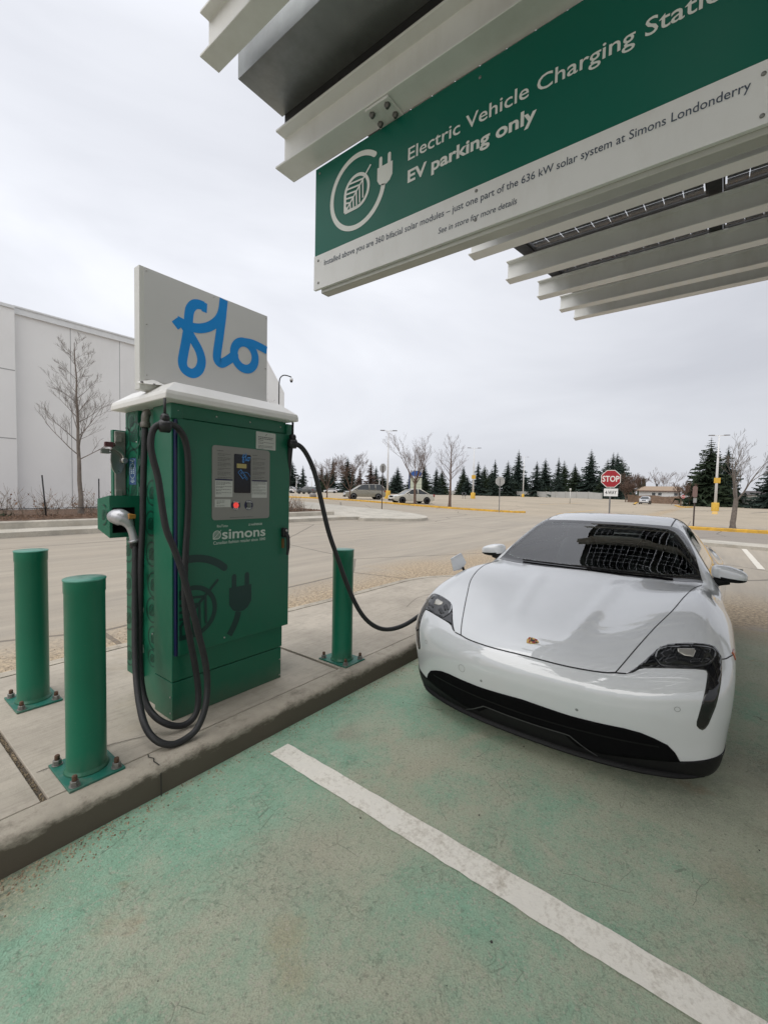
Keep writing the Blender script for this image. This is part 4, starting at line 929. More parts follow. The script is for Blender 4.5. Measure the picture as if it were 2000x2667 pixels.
CAR_TF=pchip([-.2,0,.1,.2,.35,.5,.7,.9,1.1,1.3,1.6,2.0,3.0,3.5,4.0,4.5,4.8,5.05],[.40,.53,.615,.69,.782,.85,.91,.945,.957,.955,.948,.945,.955,.985,1.005,.99,.95,.86])
CAR_NY=pchip([0,.2,.4,.6,.75,.85,.92,1.0,1.1],[0,.006,.028,.075,.132,.19,.243,.34,.7])
CAR_NZ=pchip([.05,.12,.2,.3,.4,.48,.54,.6,.66,.75,.9,1.2],[.12,.085,.055,.035,.012,.0,.0,.015,.05,.14,.36,.9])
CAR_RY=pchip([0,.3,.6,.8,.9,1.0],[0,.01,.06,.14,.24,.6])
CAR_RZ=pchip([.1,.3,.5,.7,.85,.95,1.1],[.2,.09,.03,.0,.0,.04,.2])
CAR_W=pchip([-.2,.2,.5,.7,.95,1.3,1.8,2.4,3.0,3.5,3.9,4.3,4.7,5.1],[.96,.975,.988,.994,.995,.975,.955,.95,.96,.98,.992,.98,.93,.86])
CAR_WZ=pchip([.05,.12,.2,.35,.5,.6,.7,.8,.9,1.0],[-.10,-.06,-.035,-.018,-.004,0,-.004,-.02,-.072,-.14])
CAR_ZR=pchip([1.0,1.25,1.42,1.6,1.8,2.0,2.1,2.3,2.6,2.9,3.2,3.6,4.0,4.4,4.6,4.8,5.0],[.72,.862,.962,1.076,1.194,1.302,1.341,1.387,1.405,1.395,1.362,1.285,1.175,1.055,.995,.93,.85])
def car_F(s,y,z):
    ay=np.abs(y)
    b=sst(.18,.78,ay)
    tc=CAR_TC(s);tf=CAR_TF(s)
    T=tc-.05*ay*ay*(1-b)+(tf-tc)*b-1.1*np.maximum(ay-.76,0)**2
    # hood creases
    yr=.17+.10*np.clip(s,0,1.4)
    cr=sst(.12,.45,s)*(1-sst(1.1,1.4,s))
    T=T+.010*cr*np.exp(-((ay-yr)/.055)**2)
    side=ay-(CAR_W(s)+CAR_WZ(z)-.012*np.exp(-((z-.42)/.09)**2)*sst(1.2,1.5,s)*(1-sst(3.2,3.5,s)))
    fr=(CAR_NY(ay)+CAR_NZ(z)-s)*.85
    rr=(s-(5.02-CAR_RY(ay)-CAR_RZ(z)))*.9
    low=smax(z-T,side,.13)
    low=smax(low,fr,.09)
    low=smax(low,rr,.06)
    low=smax(low,.10-z,.04)
    t=s-.25*ay*ay*(1-sst(2.6,3.4,s))
    roof=(z-(CAR_ZR(t)-.07*ay*ay*sst(2.0,2.4,s)))*.88
    wc=.875-.70*(z-.95)-.13*np.maximum((s-2.6)/2.0,0)**2
    cs=(ay-wc)*.82
    cab=smax(roof,cs,.07)
    cab=smax(cab,.87-z,.02)
    cab=smax(cab,1.15-s,.02)
    return smin(low,cab,.05)
def car_grad(s,y,z,e=1e-4):
    return np.stack([car_F(s+e,y,z)-car_F(s-e,y,z),car_F(s,y+e,z)-car_F(s,y-e,z),car_F(s,y,z+e)-car_F(s,y,z-e)],-1)/(2*e)
def car_snap(P,n=4):
    for _ in range(n):
        f=car_F(P[:,0],P[:,1],P[:,2]);g=car_grad(P[:,0],P[:,1],P[:,2])
        P=P-g*np.clip(f/np.maximum((g*g).sum(1),.05),-.04,.04)[:,None]
    return P
def surface_nets(F,lo,hi,res):
    n=[int(round((hi[i]-lo[i])/res))+1 for i in range(3)]
    ax=[lo[i]+res*np.arange(n[i]) for i in range(3)]
    V=F(ax[0][:,None,None],ax[1][None,:,None],ax[2][None,None,:])
    V=np.broadcast_to(V,n)
    S=V<0
    c=np.zeros([k-1 for k in n],int)
    for i in (0,1):
        for j in (0,1):
            for k in (0,1):
                c=c+S[i:n[0]-1+i,j:n[1]-1+j,k:n[2]-1+k]
    act=(c>0)&(c<8)
    idx=-np.ones(act.shape,int);idx[act]=np.arange(act.sum())
    ijk=np.argwhere(act);P=np.array(lo)+res*(ijk+.5)
    faces=[]
    for a in range(3):
        b1,b2=(a+1)%3,(a+2)%3
        sl0=[slice(1,n[k]-1) for k in range(3)];sl1=list(sl0)
        sl0[a]=slice(0,n[a]-1);sl1[a]=slice(1,n[a])
        s0=S[tuple(sl0)];s1=S[tuple(sl1)]
        e=np.argwhere(s0!=s1);
        sgn=s0[tuple(e.T)]
        base=e.copy();base[:,b1]+=1;base[:,b2]+=1
        q=[]
        for d1,d2 in ((-1,-1),(0,-1),(0,0),(-1,0)):
            k=base.copy();k[:,b1]+=d1;k[:,b2]+=d2
            q.append(idx[tuple(k.T)])
        q=np.stack(q,1)
        q[~sgn]=q[~sgn][:,::-1]
        faces.append(q)
    return P,np.concatenate(faces)
CX0, CYC = 2.50, 0.868
CP = mat('car_white_paint', (0.68, 0.695, 0.705), 0.30, var=.015, coat=1.0, rvar=.05)
CP.node_tree.nodes['Principled BSDF'].inputs['Coat Roughness'].default_value = 0.012
CP.node_tree.nodes['Principled BSDF'].inputs['Coat IOR'].default_value = 2.0
GB = mat('gloss_black', (0.006, 0.006, 0.007), 0.06, coat=.5, rvar=.05)
MB_ = mat('matte_black_plastic', (0.0085, 0.0085, 0.009), 0.55, var=.15, vs=30, spec=.22)
VB = mat('void_black', (0.003, 0.003, 0.0035), 0.8, spec=.1)
GAPM = mat('shut_line', (0.012, 0.012, 0.013), 0.6)
car = thing('sports_car', 'white low sports sedan parked nose-on and plugged in to charge', 'car', (CX0, CYC, 0))
Pb, Fb = surface_nets(car_F, (-.1, -1.1, .06), (5.12, 1.1, 1.46), .025)
Pb = car_snap(Pb)
BVH = BVHTree.FromPolygons([tuple(p) for p in Pb], [tuple(f) for f in Fb])
Cen = Pb[Fb].mean(1)
def frame(dirn):
    d = Vector(dirn).normalized(); a = Vector((0, 0, 1)) if abs(d.z) < .9 else Vector((0, 1, 0))
    e1 = d.cross(a).normalized(); e2 = e1.cross(d).normalized()
    return d, e1, e2
def inpoly(P, poly):
    x, y = P[:, 0], P[:, 1]; r = np.zeros(len(P), bool); n = len(poly)
    for i in range(n):
        x0, y0 = poly[i]; x1, y1 = poly[(i+1) % n]
        if y0 == y1: continue
        c = ((y0 > y) != (y1 > y)) & (x < (x1-x0)*(y-y0)/(y1-y0)+x0); r ^= c
    return r
def resample(pts, step):
    P = [Vector(p) for p in pts]; o = []
    for a, b_ in zip(P, P[1:]+P[:1]):
        n = max(1, int((b_-a).length/step)); o += [a+(b_-a)*i/n for i in range(n)]
    return o
def to2(pts, fr): return np.array([((Vector(p)).dot(fr[1]), (Vector(p)).dot(fr[2])) for p in pts])
def drop(x, y, fr):
    """point of the body hit along the view direction of the frame"""
    o = fr[1]*x+fr[2]*y+fr[0]*(-8.0)
    h = BVH.ray_cast(o, fr[0])[0]
    return h
def onbody(q, off):
    g_ = car_grad(np.array([q[0]]), np.array([q[1]]), np.array([q[2]]))[0]; n = g_/np.linalg.norm(g_)
    return Vector(q)+Vector(n)*off
def patch(name, poly3, dirn, mats, parent, off=.002, res=.022, inner=None, smooth=True, thick=0.004, mirror=False, build=True):
    """skin that follows the body inside an outline; faces inside 'inner' take the 2nd material"""
    fr = frame(dirn); loop = to2(resample(poly3, res), fr)
    loops = [loop]; pl = [tuple(p) for p in loop]
    if inner is not None: li = to2(resample(inner, res), fr); loops.append(li)
    lo, hi = loop.min(0), loop.max(0)
    gx, gy = np.meshgrid(np.arange(lo[0], hi[0], res), np.arange(lo[1], hi[1], res*.9)); gx[::2] += res*.5
    gp = np.stack([gx.ravel(), gy.ravel()], 1); gp = gp[inpoly(gp, pl)]
    bd = np.concatenate(loops)
    if len(gp):
        dm = np.sqrt(((gp[:, None, :]-bd[None])**2).sum(-1)).min(1); gp = gp[dm > res*.45]
    V2 = np.concatenate([bd, gp]); E = []; s = 0
    for l in loops: E += [(s+i, s+(i+1) % len(l)) for i in range(len(l))]; s += len(l)
    r = delaunay_2d_cdt([Vector((float(a), float(b_))) for a, b_ in V2], E, [], 0, 1e-6)
    v2 = np.array([tuple(v) for v in r[0]]); tris = [t_ for t_ in r[2]]
    cen = np.array([v2[list(t_)].mean(0) for t_ in tris]); keep = inpoly(cen, pl)
    mi = inpoly(cen, [tuple(p) for p in loops[1]]) if inner is not None else np.zeros(len(tris), bool)
    P3 = []
    hs = [drop(a, b_, fr) for a, b_ in v2]
    ok = [i for i, h in enumerate(hs) if h is not None]
    Q = car_snap(np.array([tuple(hs[i]) for i in ok]), 3); gN = car_grad(*Q.T); gN /= np.linalg.norm(gN, axis=1)[:, None]; Q = Q+gN*off
    P3 = [None]*len(hs)
    for i, q in zip(ok, Q): P3[i] = Vector(q)
    b = B(); ids = {}; 
    F_ = []; M_ = []
    for t_, k, m_ in zip(tris, keep, mi):
        if not k or any(P3[i] is None for i in t_): continue
        F_.append(t_); M_.append(int(m_))
    used = sorted({i for t_ in F_ for i in t_}); rm = {i: j for j, i in enumerate(used)}
    V = [tuple(P3[i]) for i in used]; F_ = [[rm[i] for i in t_] for t_ in F_]
    n_ = len(V)
    if mirror:
        V2_ = [(x, -y, z) for x, y, z in V]; 
    def mk(V, F_):
        b = B(); b.V = V; b.F = F_; b.M = M_; b.S = [smooth]*len(F_)
        o = b.build(name, mats, parent, fix=False)
        bm = bmesh.new(); bm.from_mesh(o.data); bmesh.ops.recalc_face_normals(bm, faces=bm.faces)
        f0 = max(bm.faces, key=lambda f: f.calc_area()); c0 = f0.calc_center_median()
        if f0.normal.dot(onbody(c0, 1)-Vector(c0)) < 0: bmesh.ops.reverse_faces(bm, faces=bm.faces)
        bm.to_mesh(o.data); bm.free()
        if thick: md = o.modifiers.new('thickness', 'SOLIDIFY'); md.thickness = thick; md.offset = -1.0
        return o
    o1 = mk(V, F_)
    if mirror: return o1, mk(V2_, [t_[::-1] for t_ in F_])
    return o1
KILL = np.zeros(len(Fb), bool)
FN = None
def cut(poly3, dirn, both=False):
    """remove body faces behind a pane"""
    fr = frame(dirn); global KILL
    e1, e2, d = (np.array(fr[1]), np.array(fr[2]), np.array(fr[0]))
    nrm = np.cross(Pb[Fb[:, 1]]-Pb[Fb[:, 0]], Pb[Fb[:, 2]]-Pb[Fb[:, 0]])
    for sg in ((1, -1) if both else (1,)):
        C_ = Cen*np.array([1, sg, 1]); N_ = nrm*np.array([1, sg, 1])
        gN = car_grad(*C_.T)
        pl = [tuple(p) for p in to2(poly3, fr)]
        KILL |= inpoly(np.stack([C_@e1, C_@e2], 1), pl) & ((gN@d) < 0)
def ribbon(name, pts3, wd, dirn, m, parent, off=.0015, k=6, mirror=False):
    """thin line lying on the body"""
    fr = frame(dirn); P2 = [Vector(p) for p in to2(smooth_path(pts3, k), fr)]
    Vv = []; hs = []
    for i, p in enumerate(P2):
        t_ = (P2[min(i+1, len(P2)-1)]-P2[max(i-1, 0)]).normalized(); n = Vector((-t_.y, t_.x))
        a, c = drop(*(p+n*wd/2), fr), drop(*(p-n*wd/2), fr)
        if a is None or c is None: continue
        Vv += [tuple(onbody(a, off)), tuple(onbody(c, off))]
    F_ = [(2*i, 2*i+2, 2*i+3, 2*i+1) for i in range(len(Vv)//2-1)]
    b = B(); b.add(Vv, F_, 0, True)
    if mirror: b.add([(x, -y, z) for x, y, z in Vv], [f[::-1] for f in F_], 0, True)
    return b.build(name, m, parent, fix=False)
FRONT = (1, 0, -0.12)
TOP = (0.25, 0, -1)
mir = lambda L: [(x, -y, z) for x, y, z in L]
LAMP=[(0.125,-0.518,0.632),(0.162,-0.551,0.657),(0.215,-0.587,0.691),(0.275,-0.622,0.729),(0.320,-0.652,0.757),(0.345,-0.683,0.774),(0.365,-0.725,0.784),(0.388,-0.774,0.792),(0.411,-0.822,0.795),(0.435,-0.867,0.792),(0.442,-0.891,0.784),(0.430,-0.908,0.765),(0.410,-0.919,0.744),(0.384,-0.922,0.722),(0.333,-0.923,0.679),(0.283,-0.920,0.627),(0.250,-0.913,0.579),(0.231,-0.904,0.530),(0.219,-0.891,0.483),(0.214,-0.880,0.442),(0.211,-0.868,0.418),(0.205,-0.857,0.409),(0.195,-0.844,0.416),(0.185,-0.834,0.431),(0.181,-0.833,0.454),(0.185,-0.842,0.504),(0.192,-0.851,0.557),(0.217,-0.859,0.608),(0.250,-0.864,0.651),(0.279,-0.865,0.681),(0.286,-0.860,0.691),(0.282,-0.850,0.694),(0.264,-0.815,0.695),(0.239,-0.765,0.691),(0.217,-0.706,0.684),(0.197,-0.645,0.675),(0.182,-0.600,0.667),(0.167,-0.572,0.658),(0.141,-0.546,0.641)]
LAMPG=[(0.249,-0.634,0.713),(0.286,-0.634,0.736),(0.307,-0.649,0.750),(0.327,-0.677,0.763),(0.343,-0.718,0.772),(0.369,-0.775,0.781),(0.394,-0.823,0.785),(0.415,-0.859,0.784),(0.422,-0.886,0.775),(0.410,-0.896,0.761),(0.376,-0.892,0.742),(0.333,-0.875,0.720),(0.297,-0.845,0.709),(0.266,-0.803,0.701),(0.237,-0.745,0.694),(0.217,-0.689,0.687),(0.219,-0.659,0.691)]
LDIR = (0.80, 0.28, -0.53)
ll = patch('headlight', LAMP, LDIR, GB, car, off=.002, res=.014, mirror=True)
LG = mat('lamp_glass', (0.012, 0.0125, 0.013), 0.05, coat=.6)
LR = mat('lamp_rim', (0.06, 0.062, 0.065), 0.25, .6)
LED = mat('lamp_reflector', (0.50, 0.48, 0.43), 0.18, .6)
for side, hl in zip((1, -1), ll):
    mm_ = (lambda L: L) if side == 1 else mir
    dd = LDIR if side == 1 else (LDIR[0], -LDIR[1], LDIR[2])
    lens = patch('lamp_lens', mm_(LAMPG), dd, LG, hl, off=.0045, res=.012)
    ribbon('lamp_rim', mm_(LAMPG+LAMPG[:1]), .004, dd, LR, lens, off=.0058, k=3)
    led = [(0.330,-0.730,0.763),(0.362,-0.800,0.771),(0.353,-0.809,0.763),(0.314,-0.800,0.739),(0.303,-0.763,0.741),(0.312,-0.733,0.751)]
    patch('reflector', mm_(led), dd, LED, lens, off=.0062, res=.010)
    for blk in ([(.275,-.655,.735),(.318,-.70,.760),(.300,-.715,.745),(.262,-.680,.722)], [(.245,-.672,.710),(.290,-.725,.732),(.272,-.735,.716),(.236,-.695,.698)], [(.392,-.845,.775),(.405,-.872,.774),(.385,-.868,.755),(.372,-.845,.757)], [(.345,-.850,.736),(.352,-.872,.735),(.320,-.850,.718),(.312,-.828,.718)], [(.30,-.790,.727),(.33,-.832,.735),(.312,-.825,.720),(.285,-.785,.712)]):
        patch('lamp_module', mm_(blk), dd, mat('lamp_module', (0.035, 0.036, 0.038), 0.15, .5), lens, off=.0060, res=.010)
    ribbon('lamp_rim', mm_([(0.322,-0.655,0.757),(0.285,-0.640,0.735),(0.252,-0.638,0.716)]), .006, dd, mat('lamp_edge_light', (0.40, 0.41, 0.42), .2, .3), lens, off=.0066, k=4)
# bonnet shut lines
HOODF = [(0.061,0,0.617),(0.062,-0.178,0.615),(0.070,-0.295,0.616),(0.088,-0.404,0.620),(0.110,-0.466,0.628)]
HOODS = [(0.110,-0.466,0.628),(0.180,-0.499,0.672),(0.300,-0.545,0.735),(0.483,-0.612,0.823),(0.682,-0.680,0.900),(0.978,-0.732,0.952),(1.25,-0.765,0.955),(1.49,-0.80,0.95)]
ribbon('bonnet_seam', mir(HOODF)[::-1]+HOODF[1:], .0065, FRONT, GAPM, car, .0012, 5)
ribbon('bonnet_seam', HOODS, .006, (0.35, 0, -1), GAPM, car, .0012, 6, mirror=True)
ribbon('bonnet_seam', [(0.110,-0.468,0.628),(0.118,-0.492,0.630),(0.126,-0.518,0.633)], .0065, FRONT, GAPM, car, .0012, 5, mirror=True)
ribbon('bumper_seam', [(0.401,-0.922,0.734),(0.430,-0.941,0.734),(0.469,-0.957,0.738),(0.535,-0.974,0.737),(.58,-.985,.735)], .005, (.7, .75, -.1), GAPM, car, .0012, 5, mirror=True)
# lower air intake, skirt and splitter
GRE = [(0.024,0,0.366),(0.024,-0.125,0.359),(0.034,-0.268,0.352),(0.050,-0.400,0.353),(0.076,-0.524,0.356),(0.099,-0.603,0.348),(0.123,-0.661,0.329),(0.152,-0.718,0.302),(0.175,-0.751,0.263),(0.185,-0.763,0.237),(0.195,-0.773,0.215)]
WCB = [(0.195,-0.773,0.215),(0.227,-0.830,0.224),(0.281,-0.902,0.242),(0.368,-0.947,0.248),(.47,-.965,.25)]
half = GRE[1:]+WCB[1:]+[(.47,-.955,.118),(.36,-.93,.108),(.25,-.86,.106),(.17,-.70,.106),(.11,-.45,.106),(.085,-.2,.106)]
full = [GRE[0]]+half+[(.08, 0, .106)]+mir(half)[::-1]
patch('lower_skirt', full, (1, 0, 0.0), MB_, car, off=.0035, res=.02)
gin = GRE[1:]+[(.19,-.70,.205),(.15,-.62,.195),(.10,-.42,.165),(.083,-.30,.172),(.062,-.235,.222),(.055,-.10,.226)]
patch('air_intake', [GRE[0]]+gin+[(.055,0,.227)]+mir(gin)[::-1], (1, 0, 0), VB, car, off=.0055, res=.02)
for zz, dy in ((.275, .68),):
    ribbon('intake_slat', [(.06, y, zz+.02*abs(y)) for y in np.linspace(-dy, dy, 16)], .010, (1, 0, 0), mat('slat_black', (0.006, 0.006, 0.0065), .5, spec=.2), car, .009, 2)
ribbon('splitter_edge', [(0.102,0.401,0.146),(0.085,0.336,0.180),(0.064,0.278,0.217),(0.057,0.244,0.230),(0.052,0.1,0.227),(0.052,-0.1,0.227),(0.057,-0.244,0.230),(0.064,-0.278,0.217),(0.085,-0.336,0.180),(0.102,-0.401,0.146)], .007, (1, 0, 0), mat('edge_grey', (0.05, 0.05, 0.052), .4), car, .0085, 4)
b = B(); pl = []                                                    # splitter lip
ysp = np.linspace(-.93, .93, 41)
ysp = np.linspace(-.88, .88, 41); prof = []
for y in ysp:
    h = BVH.ray_cast(Vector((-1, float(y), .150)), Vector((1, 0, 0)))[0]; prof.append((h.x-.004+.03*max(0, abs(y)-.78)/.1, float(y)))
V = []
for off_, z in ((0.0, .108), (-.014, .112), (-.014, .122), (.006, .134)):
    V += [(x+off_, y, z+.03*max(0, abs(y)-.6)) for x, y in prof]
n = len(prof); b.add(V, [(r*n+i, r*n+i+1, (r+1)*n+i+1, (r+1)*n+i) for r in range(3) for i in range(n-1)], 0, True)
b.build('splitter', MB_, car)
# crest, sensors, side marker
bd = [(.05*a, .05*c) for a, c in ((-.52, .62), (-.25, .70), (0, .74), (.25, .70), (.52, .62), (.54, .1), (.40, -.35), (.2, -.60), (0, -.74), (-.2, -.60), (-.40, -.35), (-.54, .1))]
BC = (0.164, 0.0, 0.683)
def badge_fn(off): 
    def fn(a, c):
        h = drop(*(Vector(to2([BC], frame(TOP))[0])+Vector((-a, c))), frame(TOP)); return onbody(h, off)
    return fn
gold = mat('crest_gold', (0.55, 0.36, 0.12), .3, .7); red = mat('crest_red', (0.30, 0.02, 0.02), .4); blk = mat('crest_black', (0.015, 0.015, 0.015), .4)
b = B(); fn0 = badge_fn(.004); b.add([fn0(a, c) for a, c in bd]+[badge_fn(0)(a, c) for a, c in bd], [list(range(12))]+[(i, 12+i, 12+(i+1) % 12, (i+1) % 12) for i in range(12)])
cr_ = b.build('crest', gold, car)
for nm, m_, quads in (('crest_stripe', red, [((-.024, .022), (-.003, .026)), ((.003, -.004), (.020, -.018))]), ('crest_stripe', blk, [((-.024, .010), (-.003, .013)), ((.003, -.022), (.013, -.030)), ((-.009, .008), (.009, -.010))]), ('crest_stripe', red, [((.003, .012), (.024, .016)), ((-.020, -.010), (-.004, -.022))])):
    b = B(); f_ = badge_fn(.0052 if m_ is red else .0056)
    for (a0, c0), (a1, c1) in quads:
        lo_, hi_ = min(c0, c1), max(c0, c1)+.004
        b.add([f_(a0, lo_), f_(a1, lo_), f_(a1, hi_), f_(a0, hi_)], [(0, 1, 2, 3)])
    b.build(nm, m_, cr_, fix=False)
for (sx_, y, z, rr, wd) in ((.035, .415, .439, .024, .002), (.133, -.752, .511, .012, .0022), (.133, .752, .511, .012, .0022), (.03, -.30, .40, .005, .006), (.03, .27, .40, .005, .006)):
    ribbon('parking_sensor', [(sx_, y+rr*math.cos(a), z+rr*math.sin(a)) for a in np.linspace(0, 2*math.pi, 17)], wd, (1, 0, -.1), mat('sensor_ring', (0.20, 0.21, 0.21), .4), car, .0012, 1)
patch('side_marker', [(.515,-.97,.748),(.575,-.985,.755),(.575,-.985,.718),(.525,-.972,.708)], (.3, .95, 0), mat('amber_lens', (0.42, 0.10, 0.03), .15, coat=.5), car, .004, .012, mirror=True)
# glass
WS_ = [(1.395,0,.962),(1.391,-0.119,0.960),(1.391,-0.297,0.956),(1.409,-0.447,0.953),(1.440,-0.590,0.951),(1.480,-0.713,0.952),(1.545,-0.806,0.950),(1.650,-0.782,1.002),(1.874,-0.738,1.113),(2.060,-0.680,1.215),(2.155,-0.635,1.280),(2.175,-0.600,1.305),(2.165,-0.568,1.320),(2.134,-0.434,1.330),(2.114,-0.261,1.336),(2.100,-0.041,1.338)]
WSF = WS_+[(2.10, 0, 1.339)]+mir(WS_[1:])[::-1]
WI = [(1.46,0,.995),(1.46,-.30,.990),(1.50,-.50,.990),(1.55,-.66,.990),(1.615,-.745,1.005),(1.72,-.73,1.055),(1.90,-.69,1.140),(2.06,-.630,1.23),(2.095,-.560,1.285),(2.065,-.40,1.300),(2.045,-.2,1.305),(2.04,-.04,1.306)]
WIF = WI+[(2.04, 0, 1.306)]+mir(WI[1:])[::-1]
WDIR = (0.55, 0, -0.835)
GLS = clear('windscreen_glass', (0.66, 0.74, 0.70), 0.006, 1.52, 1.6)
patch('windscreen', WSF, WDIR, [GB, GLS], car, off=.0025, res=.03, inner=WIF, thick=0)
cut(WIF, WDIR)
RF = [(2.135,0,1.35),(2.15,-.26,1.345),(2.17,-.44,1.338),(2.20,-.535,1.33),(2.45,-.545,1.36),(2.9,-.535,1.36),(3.15,-.52,1.33),(3.2,-.30,1.345),(3.21,0,1.35)]
RFF = RF+mir(RF[1:-1])[::-1]
ribbon('roof_seam', [(2.15,-.545,1.32),(2.35,-.548,1.35),(2.7,-.545,1.37),(3.1,-.53,1.34),(3.4,-.52,1.28)], .010, (0, 0, -1), GAPM, car, .0015, 5, mirror=True)
patch('headliner', RFF, (0.0, 0, -1), mat('headliner_dark', (.02, .02, .022), .8), car, off=-.03, res=.05, thick=0)
SDW = [(1.80,-.83,.985),(2.0,-.76,1.09),(2.25,-.68,1.215),(2.5,-.64,1.275),(2.8,-.63,1.290),(3.1,-.64,1.27),(3.4,-.67,1.20),(3.65,-.70,1.10),(3.72,-.73,1.02),(3.5,-.80,.985),(3.0,-.84,.972),(2.4,-.85,.972)]
SDI = [(1.92,-.80,1.0),(2.05,-.75,1.08),(2.28,-.68,1.195),(2.5,-.64,1.25),(2.80,-.63,1.265),(3.08,-.64,1.245),(3.36,-.67,1.18),(3.58,-.70,1.09),(3.62,-.73,1.03),(3.45,-.80,1.01),(3.0,-.84,1.0),(2.4,-.85,1.0)]
SGL = clear('side_glass', (0.50, 0.55, 0.53), 0.01, 1.5)
patch('side_window', SDW, (0, 1, -.25), [GB, SGL], car, off=.0025, res=.03, inner=SDI, thick=0, mirror=True)
cut(SDI, (0, 1, -.25), True)
RWN = [(3.45,0,1.30),(3.45,-.40,1.27),(3.62,-.50,1.20),(4.1,-.50,1.06),(4.35,-.45,1.03),(4.38,0,1.06)]
RWF = RWN+mir(RWN[1:-1])[::-1]
patch('rear_window', RWF, (-.35, 0, -1), SGL, car, off=.0025, res=.04, thick=0)
cut([(x+(.04 if x < 3.8 else -.04), y*.93, z) for x, y, z in RWF], (-.35, 0, -1))
# wheel arches
for sx_ in (.95, 3.87):
    d2 = (Cen[:, 0]-sx_)**2+(Cen[:, 2]-.355)**2
    KILL |= (d2 < .375**2) & (np.abs(Cen[:, 1]) > .62)
b = B(); b.V = [tuple(p) for p in Pb]; b.F = [list(map(int, f)) for f in Fb[~KILL]]; b.M = [0]*len(b.F); b.S = [True]*len(b.F)
o = b.build('body', CP, car, fix=False)
bm = bmesh.new(); bm.from_mesh(o.data); bmesh.ops.delete(bm, geom=[v for v in bm.verts if not v.link_faces], context='VERTS')
bmesh.ops.recalc_face_normals(bm, faces=bm.faces); bm.to_mesh(o.data); bm.free()
TY = mat('tyre_rubber', (0.018, 0.018, 0.018), .8, var=.2, bump=.1); RM = mat('alloy_rim', (0.10, 0.10, 0.105), .3, .8)
for sx_ in (.95, 3.87):
    for sg in (-1, 1):
        Wy = .955*sg
        b = B(); b.lathe([(.235, -.12), (.33, -.125), (.352, -.10), (.358, 0), (.352, .10), (.33, .125), (.235, .12)], (sx_, Wy-.13*sg, .358), (0, sg, 0), 40, capt=False); wh = b.build('tyre', TY, car); wh.name = 'wheel'
        b = B(); b.lathe([(.25, -.10), (.255, .10), (.24, .118), (.225, .06), (.05, .085), (0, .09)], (sx_, Wy-.13*sg, .358), (0, sg, 0), 40, capt=False)
        for k in range(10):
            a = 2*math.pi*k/10; ca, sa = math.cos(a), math.sin(a)
            b.tube([(sx_+.05*ca, Wy-.035*sg, .358+.05*sa), (sx_+.235*ca, Wy-.022*sg, .358+.235*sa)], [.022, .013], 6)
        b.build('rim', RM, wh)
        b = B(); a_ = np.linspace(-.25, math.pi+.25, 25)              # arch lining and lip
        V = []
        for rr, yy in ((.375, 0.0), (.400, .004), (.372, -.05), (.372, -.36)):
            for a in a_:
                x_, z_ = sx_+rr*math.cos(a), .355+rr*math.sin(a)
                q = np.array([[x_, sg*1.0, z_]]); y_ = float(CAR_W(x_)+CAR_WZ(min(z_, .75)))-.012
                if z_ > .68: y_ -= .10*(z_-.68)
                V.append((x_, sg*(y_+yy), z_))
        n = len(a_); b.add(V[:2*n], [(i, i+1, n+i+1, n+i) for i in range(n-1)], 0, True)
        b.add(V[2*n:], [(i, i+1, n+i+1, n+i) for i in range(n-1)], 0, True)
        b.build('arch_lining', MB_, car)
# mirrors
def superell(c, r, e, fn=None, n1=20, n2=14):
    V = []; F_ = []
    sp = lambda v, p: math.copysign(abs(v)**p, v)
    for j in range(n2+1):
        ph = -math.pi/2+math.pi*j/n2
        for i in range(n1):
            th = 2*math.pi*i/n1
            p = Vector((r[0]*sp(math.cos(ph), e)*sp(math.cos(th), e), r[1]*sp(math.cos(ph), e)*sp(math.sin(th), e), r[2]*sp(math.sin(ph), e)))
            p = Vector(fn(p)) if fn else p; V.append(Vector(c)+p)
    for j in range(n2):
        for i in range(n1): F_.append((j*n1+i, j*n1+(i+1) % n1, (j+1)*n1+(i+1) % n1, (j+1)*n1+i))
    return V, F_
for sg in (-1, 1):
    def shp(p): return (p.x-.03*(abs(p.y)/.12)*(1 if p.y*sg > 0 else -.6), p.y, p.z*(1-.30*max(0, sg*p.y/.12))-.012*sg*p.y/.12)
    b = B(); V, F_ = superell((1.77, sg*.962, 1.005), (.070, .112, .062), .62, shp); b.add(V, F_, 0, True)
    bm = None
    mo = b.build('door_mirror', [CP, MB_], car)
    for f in mo.data.polygons:
        if f.center.z < .978-(.0): f.material_index = 1
    b = B(); b.tube(smooth_path([(1.765, sg*.965, .955), (1.755, sg*.905, .945), (1.735, sg*.865, .925), (1.72, sg*.845, .905)], 4), [.030, .032, .034, .035, .036, .037, .038, .038, .038, .038, .038, .038, .038], 10); b.build('mirror_foot', MB_, mo)
    b = B(); b.box(1.838, 1.842, sg*.962-.085, sg*.962+.085, .975, 1.045); b.build('mirror_glass', mat('mirror_glass', (.4, .42, .43), .05, 1.0), mo, bevel=.004)
# open charging flap on the kerb side and the port behind it
b = B()
fp = [(.86, .965, 1.010), (1.07, .975, 1.040), (1.20, .985, .936), (1.13, .985, .880), (.93, .970, .888)]
b.prism([(0, 0), (1, 0), (2, 0), (3, 0), (4, 0)], lambda a, c, t: Vector(fp[int(a)])+Vector((.15, 1, .2)).normalized()*t, 0.0, .014); b.build('charge_flap', CP, car, bevel=.008, seg=3)
b = B(); b.tube([(1.12, .985, .90), (1.13, .95, .82)], .012, 8); b.build('flap_hinge', MB_, car)
b = B(); b.lathe([(.085, 0), (.09, .012), (.075, .014), (.07, .004)], (1.12, .948, .775), (0, 1, .25), 24); b.build('charge_port', MB_, car)
